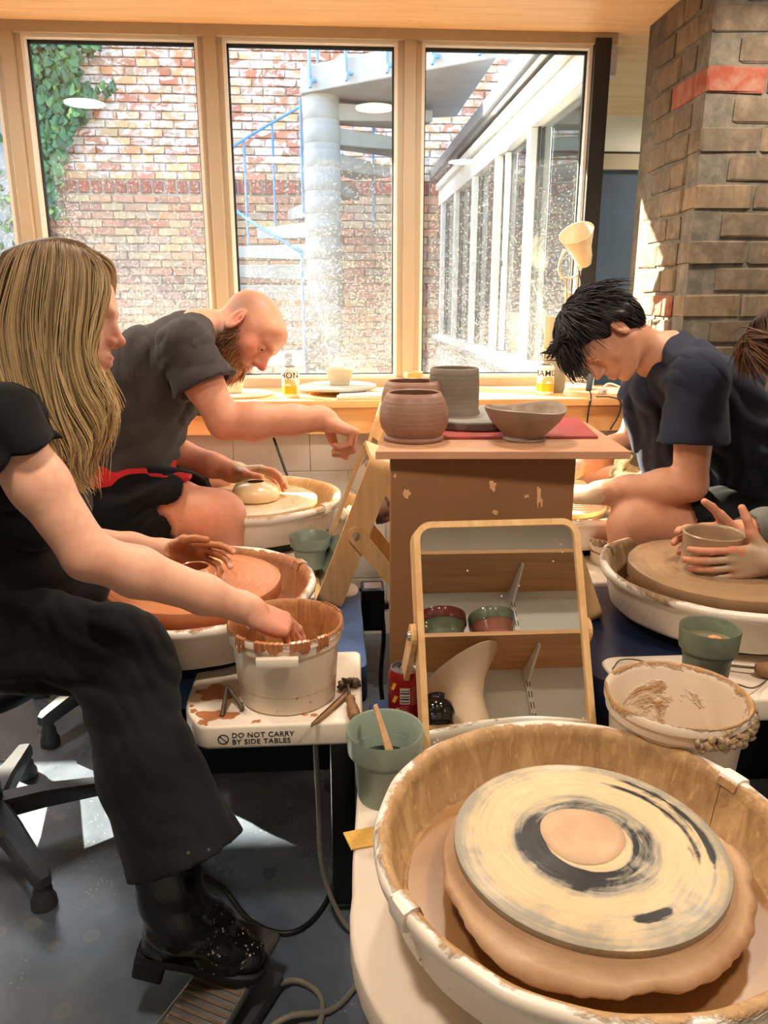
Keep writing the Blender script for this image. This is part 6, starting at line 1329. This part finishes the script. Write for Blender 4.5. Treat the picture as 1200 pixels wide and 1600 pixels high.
# ---------------------------------------------------------------- the potter at the right edge
R3 = thing('person', 'brown-haired person at the right edge cupping a tan clay cylinder in both hands', 'person', (1.52, 1.75, 0))
hc = at(1268, 545, 1.75); hR = frame_of(-_r*.78-_u*.62-_f*.05, -_r*.62+_u*.78)
nb = at(1350, 610, 1.75); c1_, c2_, c3_ = at(1420, 700, 1.75), at(1470, 820, 1.75), at(1500, 930, 1.75)
pc = np.array(rpot.location); wrL = pc+V3(.098, -.087, .046); wrR = pc+V3(.108, .100, .050)
shL, elL = at(1405, 690, 1.52), at(1360, 865, 1.48); shR, elR = at(1385, 680, 1.95), at(1295, 800, 1.91)
hipL, knL, anL = at(1490, 960, 1.62), V3(1.08, 1.36, .60), V3(1.12, 1.34, .12); hipR, knR, anR = at(1490, 950, 1.88), V3(1.16, 2.03, .50), V3(1.16, 2.04, .12)
F = Field(); T = head(F, hc, hR, .98); F.chain([hc+hR@V3(-.035, 0, -.05), nb+V3(-.03, 0, .0), nb], [.055, .054, .064], .035); F.chain([nb, c1_, c2_, c3_], [.07, .115, .115, .125], .05); F.cap(nb, shR, .05, .05, .04); F.cap(nb, shL, .05, .05, .04)
limb_arm(F, shR, elR, wrR, (.052, .048, .042, .045, .029)); limb_arm(F, shL, elL, wrL, (.052, .048, .042, .045, .030)); F.chain([hipL, knL, anL], [.10, .066, .04], .03); F.chain([hipR, knR, anR], [.10, .066, .04], .03)
for a_ in (anR, anL): F.cap(a_+V3(0, 0, -.06), a_+V3(-.17, 0, -.075), .04, .032, .03)
hand(F, wrL, V3(-1, .10, -.12), V3(.10, 1, .05), V3(-.10, 0, 1), ((4, 16, 14), (4, 18, 14), (5, 20, 14), (6, 22, 16)), (.05, .0, -.04, -.09), k=1.0, thumb=((.42, .80, .12), (.22, .92, .15), (.25, .85, .35)), arm_r=.029)
hand(F, wrR, V3(-1, -.08, -.10), V3(-.10, -1, .0), V3(-.1, 0, 1), ((4, 22, 20), (4, 24, 20), (5, 26, 20), (6, 26, 20)), k=1.0, thumb=((.60, .72, .05), (.66, .72, .05), (.75, .60, .12)), arm_r=.029)
sk = lin(206, 142, 112)
put('body', F, .0030, M['skin'], R3, None, lambda V: paint(V, sk, [(T(.112, 0, -.024), .03, lin(206, 118, 96), .6), (wrL+V3(-.09, 0, 0), .07, lin(196, 112, 84), .6)], [(wrL+V3(-.01, -.02, -.01), .13, .66), (wrL+V3(-.10, 0, -.04), .12, .56), (wrL+V3(.10, -.03, 0), .18, .5), (wrR+V3(-.02, 0, 0), .12, .46)], lin(178, 152, 126)))
F = Field(); F.chain([nb+V3(.03, 0, -.03), c1_, c2_, c3_], [.08, .14, .145, .15], .05)
for y in (-.07, .07): F.chain([c1_+V3(0, y, 0), c2_+V3(0, y, 0), c3_+V3(0, y, 0)], [.12, .125, .14], .05)
F.cap(nb+V3(.02, 0, 0), shL, .07, .074, .04); F.cap(nb+V3(.02, 0, 0), shR, .07, .074, .04); F.chain([shR, elR, elR+(wrR-elR)*.80], [.074, .066, .047], .02); F.cap(shL, shL+(elL-shL)*.6, .074, .07, .02); F.cap(elR+(wrR-elR)*.76, wrR, .034, .040, .003, True)
put('sweater', F, .0052, M['sweater'], R3, folds(.005, 50, 24, (-.8, .2, .5), seed=3))
wd_ = nrm(wrR-elR); ring_o = tube('wristband', [wrR-wd_*.022+.034*(math.cos(a)*nrm(np.cross(wd_, V3(0, 0, 1)))+math.sin(a)*nrm(np.cross(wd_, np.cross(wd_, V3(0, 0, 1)))))-np.array(R3.location) for a in np.linspace(0, 2*PI, 25)], .0055, M['cord_black'], R3, 1, 8)
F = Field(); F.cap(c3_+V3(0, -.07, -.08), c3_+V3(0, .07, -.08), .15, .15, .04); F.chain([hipL, knL, V3(1.12, 1.34, .3), anL], [.125, .095, .085, .08], .04); F.chain([hipR, knR, anR], [.125, .095, .08], .04)
put('trousers', F, .007, M['apron'], R3, folds(.005, 30, 20, seed=4))
hk, hk2 = lin(58, 36, 24), lin(128, 84, 52); F = Field(); F.ell(hc+hR@V3(-.022, 0, .046), (.100, .086, .088), hR, .02); F.ell(hc+hR@V3(-.055, 0, -.01), (.065, .078, .075), hR, .03)
put('hair_mass', F, .005, M['hair'], R3, folds(.003, 90, 40, (0, 1, .2), seed=1), lambda V: {'Col': np.tile(hk, (len(V), 1))})
rg = np.random.default_rng(9); paths, rads, c0, c1 = [], [], [], []
for i in range(520):                                   # hair hanging forward past the face
    y = rg.uniform(-.095, .095); top = hc+hR@V3(rg.uniform(-.02, .05), y*.5, .132); m1 = hc+hR@V3(.085+rg.normal(0, .006), y*.9, .088); e = hc+np.array([-.135+rg.normal(0, .012)+.35*abs(y)*.3, y*1.05+rg.normal(0, .006), -.035+rg.normal(0, .022)-.02*abs(y)]); m2 = (m1+e)/2+np.array([-.020, 0, .020]); P = spline([top, m1, m2, e], 6); paths.append(P); w0 = rg.uniform(.0013, .0028); rads.append(np.interp(np.linspace(0, 1, len(P)), [0, .6, 1], [w0, w0, w0*.15])); a = rg.random()**1.5; c0.append(hk); c1.append(hk*(1-a)+hk2*a)
for i in range(420):
    y = rg.choice((-1, 1))*rg.uniform(.03, .10); p0 = hc+hR@V3(rg.uniform(-.06, .05), y*.4, .128); p1 = hc+hR@V3(rg.uniform(-.04, .05), y*.98, .05); p2 = hc+hR@V3(rg.uniform(-.02, .04), y*1.05, -.02)+V3(0, 0, -.02); P = spline([p0, p1, p2, p2+V3(-.01, 0, -.06)], 5); paths.append(P); w0 = rg.uniform(.0014, .0028); rads.append(np.interp(np.linspace(0, 1, len(P)), [0, .6, 1], [w0, w0, w0*.2])); a = rg.random()**1.5; c0.append(hk); c1.append(hk*(1-a)+hk2*a)
strands('hair', paths, rads, c0, c1, R3, M['hair'])
def shoe(root, an, d):
    d = nrm(np.asarray(d, float)); F = Field(); b = np.array([an[0], an[1], .045]); F.chain([an+V3(0, 0, .0), b-d*.02], [.048, .046], .02); F.chain([b-d*.035, b+d*.10, b+d*.19], [.046, .046, .040], .03); F.cut(V3(0, 0, .004), V3(0, 0, -1)); put('shoe', F, .006, M['leather'], root)
for r_, a_, d_ in ((R0, (-.62, 2.10, .12), (1, .1, 0)), (R1, (-.33, 2.18, .12), (1, 0, 0)), (R1, (-.42, 2.70, .12), (1, 0, 0)), (R2, (.84, 2.02, .12), (-1, 0, 0)), (R2, (.95, 2.62, .12), (-1, 0, 0)), (R3, (1.12, 1.34, .12), (-1, 0, 0)), (R3, (1.16, 2.04, .12), (-1, 0, 0))): shoe(r_, V3(*a_), d_)
# stools under the other three
for (x, y, zz, lab) in ((-.74, 2.40, 1.20, 'grey stool under the bald man'), (1.33, 2.25, 1.0, 'grey stool under the dark-haired man'), (1.58, 1.75, .9, 'grey stool under the person at the right edge')):
    c = copy_tree(so_); c.location = (x, y, 0); c.scale = (1, 1, zz); c['label'] = lab; c['group'] = 'stools of the potters'
so_['group'] = 'stools of the potters'
